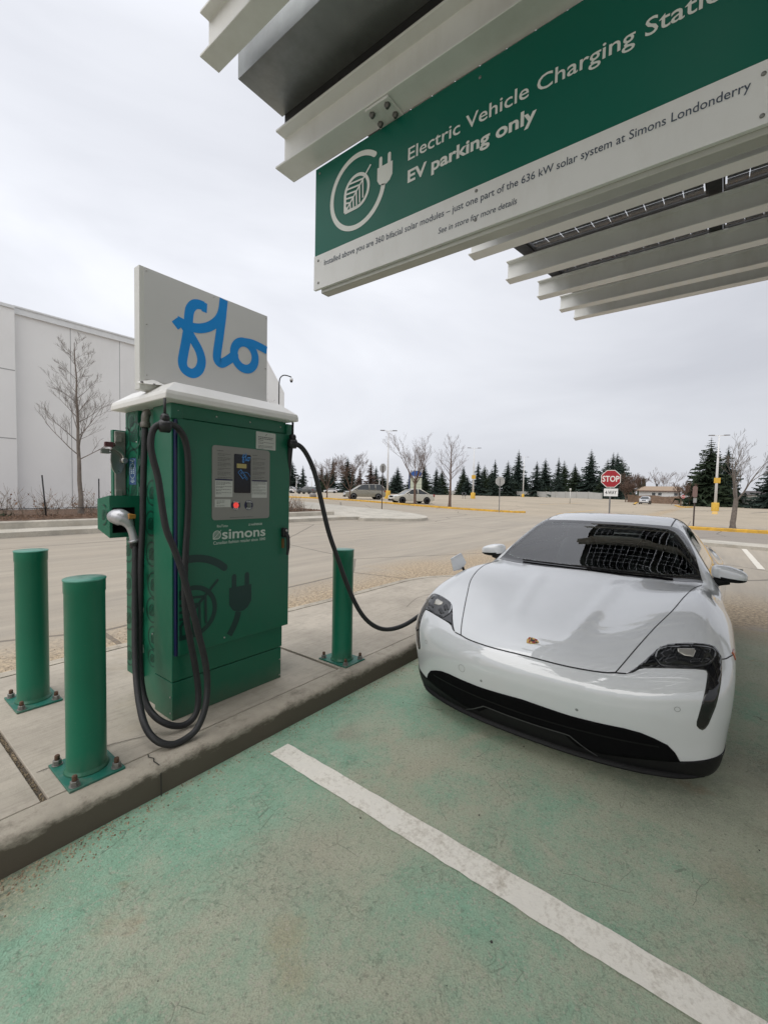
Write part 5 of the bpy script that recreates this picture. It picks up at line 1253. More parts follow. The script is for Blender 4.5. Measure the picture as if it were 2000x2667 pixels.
# door outline and handles, tail details
for sg in (1,):
    ribbon('door_seam', [(1.47,-.97,.42),(1.46,-.96,.60),(1.50,-.95,.80),(1.62,-.90,.93)], .006, (0, 1, 0), GAPM, car, .0015, 5, mirror=True)
    ribbon('door_seam', [(2.58,-.94,.36),(2.60,-.95,.60),(2.62,-.95,.80),(2.62,-.9,.95)], .006, (0, 1, 0), GAPM, car, .0015, 5, mirror=True)
    ribbon('door_seam', [(1.50,-.95,.33),(2.2,-.93,.30),(2.9,-.93,.30),(3.4,-.94,.36)], .006, (0, 1, 0), GAPM, car, .0015, 5, mirror=True)
    patch('sill', [(1.36,-.95,.27),(3.45,-.95,.27),(3.45,-.93,.13),(1.36,-.93,.13)], (0, 1, 0), MB_, car, .003, .05, mirror=True)
patch('tail_lamp', [(4.9, -.85, .80), (4.9, .85, .80), (4.9, .85, .76), (4.9, -.85, .76)], (-1, 0, 0), mat('tail_red', (0.25, .01, .012), .1, coat=1), car, .004, .03)
# wipers at the base of the screen
b = B()
for y0, y1 in ((.55, -.05), (-.05, -.62)):
    pts = []
    for q in range(13):
        y = y0+(y1-y0)*q/12; s_ = 1.425+.12*(abs(y)/.75)**2
        h = BVH.ray_cast(Vector((s_, y, 3)), Vector((0, 0, -1)))[0]
        pts.append(onbody(h, .014))
    b.tube(pts, .007, 6)
b.build('wiper', MB_, car)
# cabin
INT = mat('cabin_dark', (0.022, 0.022, 0.024), .7, var=.15); SEAT = mat('seat_leather', (0.030, 0.030, 0.032), .5, var=.12)
b = B(); b.box(1.25, 4.2, -.80, .80, .30, .34); b.box(1.25, 4.2, .76, .80, .34, .93); b.box(1.25, 4.2, -.80, -.76, .34, .93); b.box(1.20, 1.26, -.80, .80, .30, .90); b.box(4.15, 4.2, -.76, .76, .34, .95)
b.prism([(1.26, .34), (1.26, .905), (1.40, .925), (1.75, .915), (1.86, .88), (1.88, .74), (1.70, .62), (1.66, .34)], lambda a, c, t: (a, t, c), -.76, .76)
b.box(1.9, 3.0, -.12, .12, .34, .62)
b.build('cabin', INT, car)
for y in (-.37, .37):
    b = B()
    for c, r, e in (((2.42, y, .52), (.27, .25, .09), .5), ((2.74, y, .82), (.10, .24, .33), .55), ((2.80, y, 1.17), (.05, .13, .085), .6)):
        V, F_ = superell(c, r, e, (lambda p: (p.x+.28*p.z, p.y*(1-.25*max(0, p.z/.33)), p.z)) if r[2] > .2 else None); b.add(V, F_, 0, True)
    b.build('seat', SEAT, car)
b = B()
for c, r, e in (((3.40, 0, .55), (.25, .68, .09), .5), ((3.72, 0, .82), (.10, .66, .26), .5)):
    V, F_ = superell(c, r, e); b.add(V, F_, 0, True)
b.build('rear_seat', SEAT, car)
b = B(); V = []
cw = Vector((1.98, -.37, .90)); ax_ = Vector((.92, 0, .38)); e1 = Vector((0, 1, 0)); e2 = ax_.cross(e1)
b.tube([cw+(e1*math.cos(a)+e2*math.sin(a))*.18 for a in np.linspace(0, 2*math.pi, 29)], .016, 8, caps=False)
for a in (0, math.pi, -math.pi/2): b.tube([cw, cw+(e1*math.cos(a)+e2*math.sin(a))*.18], .014, 6)
b.lathe([(.05, -.02), (.05, .02)], cw, ax_, 14); b.build('steering_wheel', INT, car)
b = B(); V, F_ = superell((2.02, 0, 1.255), (.012, .11, .035), .5); b.add(V, F_, 0, True); b.build('rear_view_mirror', INT, car)
# ------------------------------------------------------------------ store building
BW = mat('stucco_white', (0.80, 0.805, 0.80), .8, var=.025, vs=.5, bump=.25, bs=14, dirt=((.48, .47, .45), .35, .3))
CPG = mat('coping_metal', (0.72, 0.74, 0.75), .45, .0, var=.05)
JG = mat('wall_joint', (0.36, 0.365, 0.37), .8)
store = thing('store_building', 'large plain white store building behind the planting bed', 'building', (6, 26, gz(24)))
ZB = gz(22)-.3
b = B(); b.box(4.66, 16.4, 22.0, 60, ZB, 8.20); b.build('wall', BW, store, True)
b = B(); b.box(-40, 4.655, 21.72, 60, ZB, 8.30); b.build('wall', BW, store, True)
b = B(); b.box(4.66, 16.44, 21.93, 22.3, 8.20, 8.44); b.box(4.665, 16.46, 21.90, 22.3, 8.4405, 8.50); b.build('coping', CPG, store, True)
b = B(); b.box(-40, 4.66, 21.68, 22.1, 8.30, 8.42); b.build('coping', CPG, store, True)
b = B()
for x in (6.55, 8.45, 10.9, 13.4): b.box(x-.012, x+.012, 21.996, 22.02, ZB, 8.195)
for z in (5.96, 3.34): b.box(-40, 4.64, 21.716, 21.74, z-.018, z+.018)
b.build('panel_joint', JG, store, True)
b = B(); b.prism([(17.0, ZB), (19.6, ZB), (19.6, 8.25), (18.2, 10.05), (17.0, 11.5)], lambda a, z, t: (a, t, z), 24.0, 30)
b.build('sloped_wing', BW, store, True)
t = thing('security_camera', 'dome security camera hanging from a curved dark arm at the store corner', 'camera', (14.4, 17.6, gz(17)))
b = B(); dx, dy = Vector((.16, -.13, 0)), 0
p0 = Vector((13.72, 17.2, .5)); 
b.tube([p0, (13.72, 17.2, 6.6)]+[tuple(q) for q in smooth_path([(13.72, 17.2, 6.7), (13.75, 17.17, 7.0), (13.86, 17.08, 7.15), (14.0, 16.97, 7.16), (14.17, 16.83, 7.10)], 4)], .028, 8); b.build('arm', mat('dark_pole', (0.02, 0.02, .022), .5), t, True)
b = B(); b.lathe([(.015, .16), (.02, .10), (.075, .08), (.085, -.02), (.06, -.03)], (14.17, 16.83, 6.95), n=14); b.lathe([(.065, -.032), (.06, -.075), (.03, -.11), (0, -.12)], (14.17, 16.83, 6.95), n=14, mi=1); b.build('dome', [mat('camera_white', (.55, .55, .55), .4), BP], t, True)

# ------------------------------------------------------------------ bare trees
BK = mat('bark_grey', (0.165, 0.14, 0.12), .9, var=.3, vs=8); BK2 = mat('bark_brown', (0.135, 0.088, 0.066), .9, var=.3, vs=8)
def bare_tree(name, label, loc, h, seed, trunk_h, spread, r0, m, leader=True, lean=(0, 0), dens=1.0, group=None, depth=4, forks=None):
    rd = random.Random(seed); t = thing(name, label, 'tree', loc, 0, group); tr = B(); br = B(); rmin = .0036 if math.hypot(*loc[:2]) < 25 else (.005 if math.hypot(*loc[:2]) < 60 else .014)
    def twig(bb, p, d, L, r, lev):
        n = 4 if lev < 2 else 3; pts = [p]; dd = d.copy()
        for i in range(n):
            dd = (dd+Vector((rd.gauss(0, .07), rd.gauss(0, .07), rd.gauss(0.07, .05)))).normalized(); pts.append(pts[-1]+dd*L/n)
        bb.tube(pts, [r*(1-.75*i/n) for i in range(n+1)], 5 if lev < 1 else 3, caps=False)
        if lev >= depth: return
        k = int((5 if lev < 2 else 4)*dens+rd.random())
        for q in range(k):
            f = .25+.75*(q+rd.random()*.8)/k; i = min(n-1, int(f*n)); pp = pts[i].lerp(pts[i+1], f*n-i)
            ax = Vector((rd.gauss(0, 1), rd.gauss(0, 1), rd.gauss(0, .5))); ax = (ax-dd*ax.dot(dd)).normalized()
            an = R(rd.uniform(22, 42)); nd = (dd*math.cos(an)+ax*math.sin(an)+Vector((0, 0, .12))).normalized()
            twig(bb, pp, nd, L*rd.uniform(.48, .66)*(1-.25*f), max(rmin, r*(.50-.2*f)), lev+1)
    top_ = Vector((lean[0], lean[1], h)); pts = []; n = 10; hh = h if leader else trunk_h
    for i in range(n+1):
        f = i/n; pts.append(Vector((lean[0]*f*hh/h+rd.gauss(0, .012)*h*.15, lean[1]*f*hh/h+rd.gauss(0, .012)*h*.15, hh*f)))
    rad = [r0*(1.25 if i == 0 else 1)*(1-(.88 if leader else .25)*(i/n)) for i in range(n+1)]
    tr.tube(pts, rad, 8)
    if leader:
        k = int(24*dens)
        for q in range(k):
            f = trunk_h/h+(1-trunk_h/h)*(q+.5*rd.random())/k*.97; i = min(n-1, int(f*n)); pp = pts[i].lerp(pts[i+1], f*n-i)
            a = q*2.4+rd.uniform(-.4, .4); el = R(rd.uniform(32, 55)); nd = Vector((math.cos(a)*math.cos(el), math.sin(a)*math.cos(el), math.sin(el)))
            twig(br, pp, nd, spread*(1.08-.75*(f-trunk_h/h)/(1-trunk_h/h))*rd.uniform(.75, 1.1), r0*.36*(1.1-f), 1)
    else:
        for q in range(forks or 5):
            a = q*6.283/(forks or 5)+rd.uniform(-.3, .3); el = R(rd.uniform(42, 74)); nd = Vector((math.cos(a)*math.cos(el), math.sin(a)*math.cos(el), math.sin(el)))
            twig(br, pts[-1]-Vector((0, 0, rd.uniform(0, .25)*trunk_h)), nd, (h-trunk_h)*rd.uniform(.62, .80), r0*.40, 0)
    tr.build('trunk', m, t, fix=False); br.build('crown', m, t, fix=False)
    return t
BZ = gz(16.3)+.40
bare_tree('bare_tree', 'slender leafless young tree in the mulch bed before the white store wall', (5.62, 18.0, BZ), 6.0, 11, 1.9, 1.5, .085, BK, True, (-.15, 0), 1.0)
bare_tree('bare_tree', 'leafless young tree partly hidden behind the charging cabinet', (12.3, 18.2, BZ), 6.2, 27, 1.7, 1.9, .075, BK, True, (.3, -.2), .9)
bare_tree('bare_tree', 'wide leafless tree with a round crown in front of the pale sedan', (34.0, 22.6, gz(22.6)+.1), 6.9, 5, 2.3, 3.4, .14, BK2, False, (0, 0), .95, forks=7)
bare_tree('bare_tree', 'leafless tree with a low side limb reaching right beyond the yellow kerb', (34.1, 18.9, gz(18.9)+.1), 5.9, 8, 2.0, 2.1, .13, BK2, True, (0, 0), .85)
bare_tree('bare_tree', 'leafless leaning tree on the right yellow kerb strip', (27.6, -.62, .10), 4.7, 19, 1.55, 2.3, .125, BK, False, (.1, -.3), .8, forks=4)
bare_tree('bare_tree', 'small leafless tree on the verge left of the minivan', (34.0, 34.2, gz(34)+.1), 4.6, 31, 1.0, 2.2, .08, BK2, False, (0, 0), 1.1, forks=6)
bare_tree('bare_tree', 'brown leafless tree in front of the dark conifers behind the grey car', (34.2, 31.0, gz(31)+.1), 5.0, 33, 1.1, 2.0, .08, BK2, False, (0, 0), 1.2, forks=6)
bare_tree('bare_tree', 'small leafless tree beside the far white house', (100, 5.6, .05), 4.6, 41, 1.2, 2.4, .12, BK2, False, (0, 0), 1.0, forks=5)
bare_tree('bare_tree', 'twin leafless tree near the far small stop sign', (103, 4.4, .02), 4.8, 43, 1.2, 2.4, .12, BK2, False, (0, 0), 1.0, forks=5)
bare_tree('bare_tree', 'reddish leafless tree right of the stop sign beyond the wall end', (128, 17.4, .2), 7.6, 47, 1.8, 4.0, .15, BK2, False, (0, 0), 1.3, forks=7)
bare_tree('bare_tree', 'low dense leafless tree behind the stop sign post', (122, 18.2, .2), 5.0, 49, 1.2, 3.6, .15, BK2, False, (0, 0), 1.4, forks=8)
bare_tree('bare_tree', 'faint tall leafless tree rising behind the house roof', (160, 14, .2), 10.5, 53, 2.2, 3.6, .18, BK2, False, (0, 0), 1.0, forks=5)

# ------------------------------------------------------------------ conifers
def needle(name, cols):
    m, t, b = nmat(name); g = G(t); v = g.obj()
    n = g.noise(v, 1.4, 4, .7); n2 = g.noise(v, 7, 3, .6)
    c = g.mix(g.ramp(g.math('ADD', g.math('MULTIPLY', n, .6), g.math('MULTIPLY', n2, .4)), .38, .62), cols[0], cols[1])
    t.links.new(c, b.inputs['Base Color']); b.inputs['Roughness'].default_value = .85; b.inputs['Specular IOR Level'].default_value = .2; return m
ND = [needle('spruce_blue_green', ((.012, .022, .018), (.040, .058, .046))), needle('spruce_green', ((.012, .022, .011), (.040, .056, .030))), needle('larch_brown', ((.075, .052, .044), (.13, .095, .08)))]
TRK = mat('conifer_bark', (.07, .05, .04), .9)
def conifer_mesh(seed, wid, open_, sweep):
    """unit-height spruce: whorls of drooping branches, each a ragged fan of small sprays"""
    rd = random.Random(seed); b = B(); z = .045; lvl = 0
    while z < .985:
        f = (z-.045)/.94; L = wid*(1-f)**.82*(.85+.3*rd.random())+.008; k = int(13-5*f)
        for q in range(k):
            if rd.random() < open_*.35: continue
            a = 2*math.pi*(q+rd.random()*.7)/k+lvl*1.1; l = L*rd.uniform(.65, 1.2); dz = -sweep*l*rd.uniform(.3, 1.0)
            ca, sa = math.cos(a), math.sin(a); n = 4; px = []
            for i in range(n+1):
                s = i/n; px.append(Vector((ca*l*s, sa*l*s, z+dz*math.sin(s*2.0)+.05*l*max(0, s-.7))))
            sd_ = Vector((-sa, ca, 0))
            for i in range(n):
                w0 = l*.24*(1-i/n)**.6*rd.uniform(.7, 1.2); w1 = l*.24*(1-(i+1)/n)**.6*rd.uniform(.7, 1.2)
                dr = Vector((0, 0, -rd.uniform(.10, .35)*l))
                b.add([px[i], px[i]+sd_*w0+dr*.4, px[i+1]+sd_*w1*.5+dr*.3, px[i+1]], [(0, 1, 2, 3)]); b.add([px[i], px[i+1], px[i+1]-sd_*w1*.5+dr*.3, px[i]-sd_*w0+dr*.4], [(0, 1, 2, 3)])
                for _ in range(2):                                  # hanging sprays
                    pp = px[i].lerp(px[i+1], rd.random()); e = sd_*rd.uniform(-1, 1)*l*.26+Vector((ca, sa, 0))*l*.12+Vector((0, 0, -rd.uniform(.05, .32)*l))
                    w_ = Vector((rd.gauss(0, 1), rd.gauss(0, 1), rd.gauss(0, .4))).normalized()*l*.055
                    b.add([pp-w_, pp+w_, pp+e], [(0, 1, 2)])
        z += (.030+.018*rd.random())*(1.15-.55*f); lvl += 1
    return b
def conifer(name, label, seed, wid, open_, sweep, m, group):
    t = thing(name, label, 'conifer', (0, 0, 0), 0, group)
    b = B(); b.tube([(0, 0, -.02), (0, 0, .5), (0, 0, 1.0)], [.016, .010, .0015], 6); b.build('trunk', TRK, t, fix=False)
    conifer_mesh(seed, wid, open_, sweep).build('crown', m, t, fix=False); return t
CON = [(113.3,133.4,12.8),(128.4,144.1,12.1),(146.8,151.6,13.0),(131.3,128.9,15.2),(148.8,136.6,17.2),(132.3,114.6,11.1),(149.0,122.7,15.1),(164.5,132.1,13.8),(148.9,108.0,12.1),(170.4,108.4,15.0),(150.2,89.7,11.7),(167.0,96.8,11.9),(187.4,97.0,14.9),(166.1,79.2,14.8),(183.5,84.4,14.5),(160.6,69.5,14.9),(179.2,71.7,15.7),(197.6,74.1,21.9),(174.6,57.9,14.7),(192.8,60.3,17.3),(168.3,47.8,15.6),(186.3,50.6,15.7),(204.7,51.0,15.8),(179.8,39.1,19.1),(198.6,36.8,16.7),(172.4,30.2,16.9),(190.4,31.9,18.4),(208.4,33.3,18.3)]
CGR = 'conifers in the row beyond the car park'
protos = [conifer('spruce_tree', '', 61, .36, .15, .55, ND[0], CGR), conifer('spruce_tree', '', 62, .29, .3, .65, ND[0], CGR), conifer('pine_tree', '', 63, .40, .05, .35, ND[1], CGR), conifer('spruce_tree', '', 64, .30, .6, .5, ND[2], CGR)]
random.seed(77)
used = [False]*4
kinds = [0, 1, 0, 1, 0, 3, 3, 1, 0, 0, 1, 2, 0, 1, 2, 1, 0, 0, 1, 0, 1, 2, 1, 0, 2, 1, 0, 2]
KL = {0: 'dark blue green spruce in the row beyond the car park', 1: 'narrow dark spruce in the row beyond the car park', 2: 'dense dark green pine in the row beyond the car park', 3: 'brownish sparse conifer behind the minivan'}
def place_con(k, x, y, h, wid=1.0, label=None):
    sc_ = (h*wid, h*wid, h)
    if used[k]: t = dup(protos[k], (x, y, gz(y)), random.uniform(0, 6.28), label or KL[k], sc_)
    else:
        t = protos[k]; used[k] = True; t.location = (x, y, gz(y)); t.scale = sc_; t['label'] = label or KL[k]
    return t
for i, (x, y, zt) in enumerate(CON): place_con(kinds[i], x, y, (zt-gz(y))*1.03, random.uniform(.8, 1.2))
for x, y, h, k in ((120, 146, 10.5, 1), (137, 138, 10, 2), (158, 142, 11.5, 1), (140, 122, 9.5, 2), (165, 104, 10, 2), (178, 92, 11, 2), (170, 75, 11.5, 2), (185, 66, 12, 0), (182, 45, 11.5, 2), (195, 43, 12, 1), (200, 62, 12, 2), (176, 34, 10, 2), (215, 42, 13, 2)):
    place_con(k, x, y, h*random.uniform(.8, 1.1), random.uniform(1.0, 1.25))
for q in range(16):                                                # low young evergreens that close the foot of the row
    f = q/15; x, y = 150+58*f+random.uniform(-6, 6)-30*(1-f)*0, 128-92*f+random.uniform(-4, 4); place_con(random.choice((0, 2, 2)), x, y, random.uniform(5, 9.5), random.uniform(1.2, 1.6), 'low bushy evergreen filling the foot of the row beyond the car park')
place_con(2, 104, 1.5, 13.3, 1.05, 'tall broad pine left of the right lamp post')
place_con(1, 109, -1.2, 12.2, 1.0, 'pointed spruce right of the right lamp post')
place_con(2, 113, .4, 9.5, 1.3, 'low dense pine behind the right lamp post')
place_con(0, 99, -7.3, 9.4, 1.15, 'dark spruce at the right edge above the low wall')
place_con(2, 116, 3.4, 8.0, 1.2, 'low dark pine behind the round post sign')
place_con(0, 126, -9.5, 9.0, 1.2, 'spruce beyond the right wall at the edge of the view')

# ------------------------------------------------------------------ shrubs, stakes
def shrub(name, label, loc, h, w_, seed, n, group, leaves=0):
    rd = random.Random(seed); t = thing(name, label, 'shrub', loc, 0, group); b = B(); lf = B()
    for q in range(n):
        a = rd.uniform(0, 6.28); el = R(rd.uniform(30, 85)); L = h*rd.uniform(.5, 1.1); d = Vector((math.cos(a)*math.cos(el)*w_/h, math.sin(a)*math.cos(el)*w_/h, math.sin(el)))
        p = Vector((rd.gauss(0, w_*.22), rd.gauss(0, w_*.15), -.05)); pts = [p]
        for i in range(4): d = (d+Vector((rd.gauss(0, .22), rd.gauss(0, .22), rd.gauss(0, .12)))).normalized(); pts.append(pts[-1]+d*L/4)
        b.tube(pts, [.010, .008, .006, .004, .003], 3, caps=False)
        for i in (1, 2, 3):
            for _ in range(2):
                e = (d+Vector((rd.gauss(0, .8), rd.gauss(0, .8), rd.gauss(.2, .5)))).normalized(); q1 = pts[i]+e*L*rd.uniform(.15, .35); b.tube([pts[i], q1, q1+(e+Vector((0, 0, .4))).normalized()*L*.12], [.005, .003, .002], 3, caps=False)
                if leaves and rd.random() < leaves:
                    s = rd.uniform(.02, .04); w1 = Vector((rd.gauss(0, 1), rd.gauss(0, 1), rd.gauss(0, 1))).normalized()*s; w2 = e*s*1.6; lf.add([q1-w1, q1+w2*.5, q1+w1, q1-w2], [(0, 1, 2, 3)])
    b.build('stems', mat('twig_tan', (.25, .20, .155), .9, var=.25), t, fix=False)
    if leaves and lf.V: lf.build('dead_leaves', mat('dead_leaf', (.24, .13, .07), .8, var=.4, vs=20), t, fix=False)
    return t
SG = 'bare shrubs in the planting bed'
sp_l = ['bare twiggy shrub at the left end of the planting bed', 'bare twiggy shrub with dead leaves left of the dark stake', 'bare twiggy shrub between the dark stake and the young tree', 'bare twiggy shrub right of the young tree trunk', 'bare twiggy shrub beside the holster of the charging cabinet']
for i, (x, y, h) in enumerate(((2.7, 18.0, 1.15), (3.5, 18.3, 1.05), (4.7, 18.4, .95), (6.0, 18.6, .95), (6.9, 18.4, .95))):
    shrub('bare_shrub', sp_l[i], (x, y, BZ), h, 1.0, 100+i, 26, SG, .35)
for i, (x, y) in enumerate(((12.5, 17.0), (13.3, 16.9), (14.1, 16.9), (14.9, 16.95))):
    shrub('bare_shrub', ['bare twiggy shrub against the right side of the charging cabinet', 'bare twiggy shrub left of the thin stake in the right bed', 'bare twiggy shrub right of the thin stake in the right bed', 'bare twiggy shrub at the right end of the planting bed'][i], (x, y, BZ-.02), .85, .9, 130+i, 30, SG, .12)
rd = random.Random(5); b = B()
for q in range(900):
    p = Vector((2.0+rd.gauss(0, .55), 17.6+rd.gauss(0, .35), BZ+.05)); r_ = max(0, 1-((p.x-2.0)/1.3)**2); p.z += rd.random()*.42*r_
    w1 = Vector((rd.gauss(0, 1), rd.gauss(0, 1), rd.gauss(0, .6))).normalized()*.05; w2 = Vector((rd.gauss(0, 1), rd.gauss(0, 1), abs(rd.gauss(0, 1)))).normalized()*.11
    b.add([p-w1, p+w1, p+w2], [(0, 1, 2)])
tag(b.build('juniper_shrub', needle('juniper_needles', ((.035, .05, .03), (.09, .10, .065))), fix=False), 'low dark green juniper at the left end of the planting bed', 'shrub')
SKM = mat('stake_black', (.02, .02, .022), .7)
for (x, y, h, lx, lb) in ((4.45, 17.4, 1.35, -.10, 'thin dark stake leaning in the mulch bed left of the young tree'), (6.15, 17.9, 1.30, 0, 'thin dark stake beside the holster in front of the white wall'), (13.35, 16.7, 1.05, .06, 'thin dark stake in the bed right of the charging cabinet')):
    b = B(); b.tube([(0, 0, -.1), (lx, 0, h)], .022, 6); o = b.build('stake', SKM); o.location = (x, y, BZ); tag(o, lb, 'stake', 'stakes in the planting bed')
b = B(); b.tube([(-2, 17.6, BZ+.28), (2, 17.5, BZ+.24), (4.4, 17.4, BZ+.27), (5.6, 17.9, BZ+.25), (9, 17.6, BZ+.26)], .012, 5); tag(b.build('guide_wire', SKM), 'dark wire strung low between the stakes', 'wire')

# ------------------------------------------------------------------ signs
SGN = mat('sign_red', (.33, .012, .022), .4, var=.05); SGB = mat('sign_back_alu', (.36, .36, .35), .45, .5, var=.1); PST = mat('post_steel', (.20, .20, .20), .5, .5, var=.15); PSD = mat('post_dark', (.055, .04, .035), .7, var=.3)
def octa(r): return [(r*math.cos(R(22.5+45*i)), r*math.sin(R(22.5+45*i))) for i in range(8)]
def stop_sign(loc, rz, label, zc, r, front=True, post=PST, plate=False, pw=.03):
    """plates face local -Y"""
    t = thing('stop_sign', label, 'sign', loc, rz)
    b = B(); b.box(-pw, pw, .004, .004+pw*1.2, -.05, zc+r*.5); b.build('post', post, t)
    b = B(); b.prism(octa(r), lambda a, z, q: (a, q, zc+z), -.002, .002, 0); pl = b.build('plate', LT if front else SGB, t)
    if front:
        b = B(); b.prism(octa(r*.935), lambda a, z, q: (a, q, zc+z), -.0045, -.0025); b.build('red_face', SGN, pl)
        b = B(); text_on(b, 'STOP', lambda a, z: (a, -.0065, zc+z), -.80*r, .80*r, -.30*r, .62*r, bold=.02); b.build('lettering', LT, pl, fix=False)
    else:
        b = B(); b.prism(octa(r*.98), lambda a, z, q: (a, q, zc+z), -.0045, -.0025); b.build('red_face', SGN, pl)
    if plate:
        b = B(); b.prism(rrect(-.245, .29, zc-r-.34, zc-r-.015, .025), lambda a, z, q: (a, q, z), -.003, .003); p2 = b.build('lower_plate', WHT, t)
        b = B(); text_on(b, '4-WAY', lambda a, z: (a, -.0045, z), -.19, .235, zc-r-.255, .15, bold=.02); b.build('lettering', mat('sign_black', (.012, .012, .016), .5), p2, fix=False)
    return t
stop_sign((20.42, 3.64, 0), R(-78), 'red STOP sign with a 4-WAY plate standing behind the white car', 2.33, .40, True, PST, True)
stop_sign((24.98, 19.44, gz(19.4)), R(80), 'octagonal sign seen from behind on the pale pavement in front of the sedan', 3.05-gz(19.4)*0, .36, False, PSD)
stop_sign((33.9, 14.2, gz(14.2)), R(100), 'octagonal sign seen from behind at the end of the yellow kerb', 2.55, .40, False, PST)
stop_sign((95, 5.0, .02), R(-85), 'tiny far red stop sign before the wooden fence', 1.75, .34, True, PSD, False)
t = thing('post_sign', 'narrow dark sign on a thin brown post beside the right yellow kerb', 'sign', (29.0, 1.0, 0), R(-70))
b = B(); b.box(-.03, .03, 0, .05, 0, 2.1); b.build('post', PSD, t)
b = B(); b.prism(rrect(-.13, .10, 1.62, 2.24, .09), lambda a, z, q: (a, q, z), -.006, -.001); b.build('plate', mat('sign_brown_back', (.20, .13, .115), .6), t)
b = B(); b.box(-.08, .08, -.007, -.002, 1.33, 1.58); b.build('lower_plate', SGB, t)
t = thing('marker_post', 'short pale marker post in the middle of the far car park', 'post', (75.5, 19.4, gz(19.4)))
b = B(); b.tube([(0, 0, 0), (0, 0, 2.1)], .08, 8); b.build('post', mat('marker_white', (.5, .5, .47), .7), t)
b = B(); b.tube([(0, 0, 2.1), (0, 0, 2.5)], .15, 8); b.build('head', MATS['marker_white'], t)

# ------------------------------------------------------------------ lamp posts
PW_ = mat('pole_white', (.66, .66, .66), .45, var=.03); YB_ = mat('base_yellow', (.62, .38, .05), .7, var=.12, vs=5)
def lamp_post(loc, h, rz, label, base=True, r=.11, band=False, arm=.95):
    t = thing('lamp_post', label, 'lamp post', loc, rz, 'white lamp posts of the car park')
    b = B(); b.tube([(0, 0, .2), (0, 0, h*.62), (0, 0, h)], [r, r*.75, r*.42], 10); b.build('pole', PW_, t)
    if base: b = B(); b.lathe([(.40, -.05), (.40, 1.0), (.36, 1.06), (0, 1.07)], n=20, capt=False); b.build('base', YB_, t)
    b = B(); b.tube([(-arm, 0, h-.02), (arm, 0, h-.02)], .035, 6); b.build('arm', PW_, t)
    for s in (-1, 1):
        b = B(); b.box(s*arm-.30, s*arm+.30, -.14, .14, h-.02, h+.07); b.build('lamp_head', mat('lamp_head_grey', (.22, .22, .24), .5), t)
    if band: b = B(); b.box(-.34, .34, -.16, -.15, 3.5, 4.15); b.build('sign_plate', YB_, t)
    return t
lamp_post((68.0, .25, 0), 9.4, R(-70), 'white lamp post with yellow base and yellow plate at the right', band=True, r=.17, arm=.8)
lamp_post((45.4, 34.5, gz(34.5)), 8.9, R(-50), 'tall white lamp post with yellow base between the minivan and the sedan', r=.13, arm=.8)
lamp_post((70.1, 34.3, gz(34.3)), 8.9, R(-55), 'white lamp post with yellow base and yellow plate in the middle distance', band=True, r=.15, arm=.9)
lamp_post((141, 51, gz(51)), 13.2, R(-60), 'distant white lamp post before the spruces left of the stop sign', r=.2, arm=1.2)
lamp_post((120, 4.4, 0), 7.0, R(-80), 'small far white lamp post left of the tall pine', r=.14, arm=.8)
lamp_post((78.5, 90.7, gz(90)), 4.2, R(-40), 'low far white lamp post above the far white hatchback', base=False, r=.12, arm=.4)
lamp_post((85, 91.7, gz(90)), 4.4, R(-40), 'low far white lamp post beside the grey car', base=False, r=.12, arm=.4)
lamp_post((86.3, 68.2, gz(68)), 4.3, R(-40), 'low far white lamp post right of the minivan', base=False, r=.12, arm=.3)

# ------------------------------------------------------------------ walls, house, fence, pylon
CW = mat('precast_wall', (.42, .42, .40), .85, var=.06, vs=.3, dirt=((.30, .29, .26), .3, .4))
def pwall(name, label, pts, h, taper=()):
    t = thing(name, label, 'wall', (*pts[0], 0)); b = B(); pb = B()
    for i, (p, q) in enumerate(zip(pts, pts[1:])):
        P0, P1 = Vector(p), Vector(q); L = (P1-P0).length; n = max(1, int(L/6.0)); d = (P1-P0)/n; nn = Vector((-d.y, d.x)).normalized()*.1
        for k in range(n):
            a, c = P0+d*k, P0+d*(k+1); ha = h if not callable(h) else h(a); hc = h if not callable(h) else h(c)
            b.hexa([(*(a-nn), gz(a.y)-.1), (*(c-nn), gz(c.y)-.1), (*(c+nn), gz(c.y)-.1), (*(a+nn), gz(a.y)-.1)], [(*(a-nn), gz(a.y)+ha), (*(c-nn), gz(c.y)+hc), (*(c+nn), gz(c.y)+hc), (*(a+nn), gz(a.y)+ha)])
            pb.box(a.x-.2, a.x+.2, a.y-.2, a.y+.2, gz(a.y)-.1, gz(a.y)+ha+.12)
    b.build('panels', CW, t, True); pb.build('posts', mat('wall_post', (.33, .33, .31), .85), t, True)
pwall('concrete_wall', 'long pale concrete wall along the far edge of the car park', [(147.2, 28.6), (173, 56.6), (195.4, 89.8), (204.3, 122)], lambda p: 2.15 if p.x > 150 else 1.9)
pwall('concrete_wall', 'pale concrete wall at the right edge of the far car park', [(112, -3.1), (104.9, -5.1), (94.6, -8.4), (80, -13)], lambda p: 2.05 if p.x < 108 else 1.35)
t = thing('wooden_fence', 'brown board fence in front of the white house', 'fence', (125.3, 12, 0))
b = B(); rd = random.Random(3); y = 7.0
while y < 18.2:
    hh = 1.85+rd.uniform(-.04, .04)+.12*math.sin(y*1.1); b.box(125.2, 125.24, y, y+.15, gz(y), gz(y)+hh); y += .155
b.build('boards', mat('fence_wood', (.20, .135, .095), .85, var=.25, vs=2), t, True)
b = B(); [b.box(125.241, 125.32, yy, yy+.1, gz(yy), gz(yy)+2.0) for yy in (7, 9.4, 11.8, 14.2, 16.6)]; b.build('posts', MATS['fence_wood'], t, True)
t = thing('white_house', 'low white house with a tan roof behind the board fence', 'house', (138, 12.6, .1))
b = B(); b.box(134.5, 143, 8.2, 17.0, -.1, 3.35); b.build('wall', mat('house_white', (.66, .67, .68), .7, var=.03), t, True)
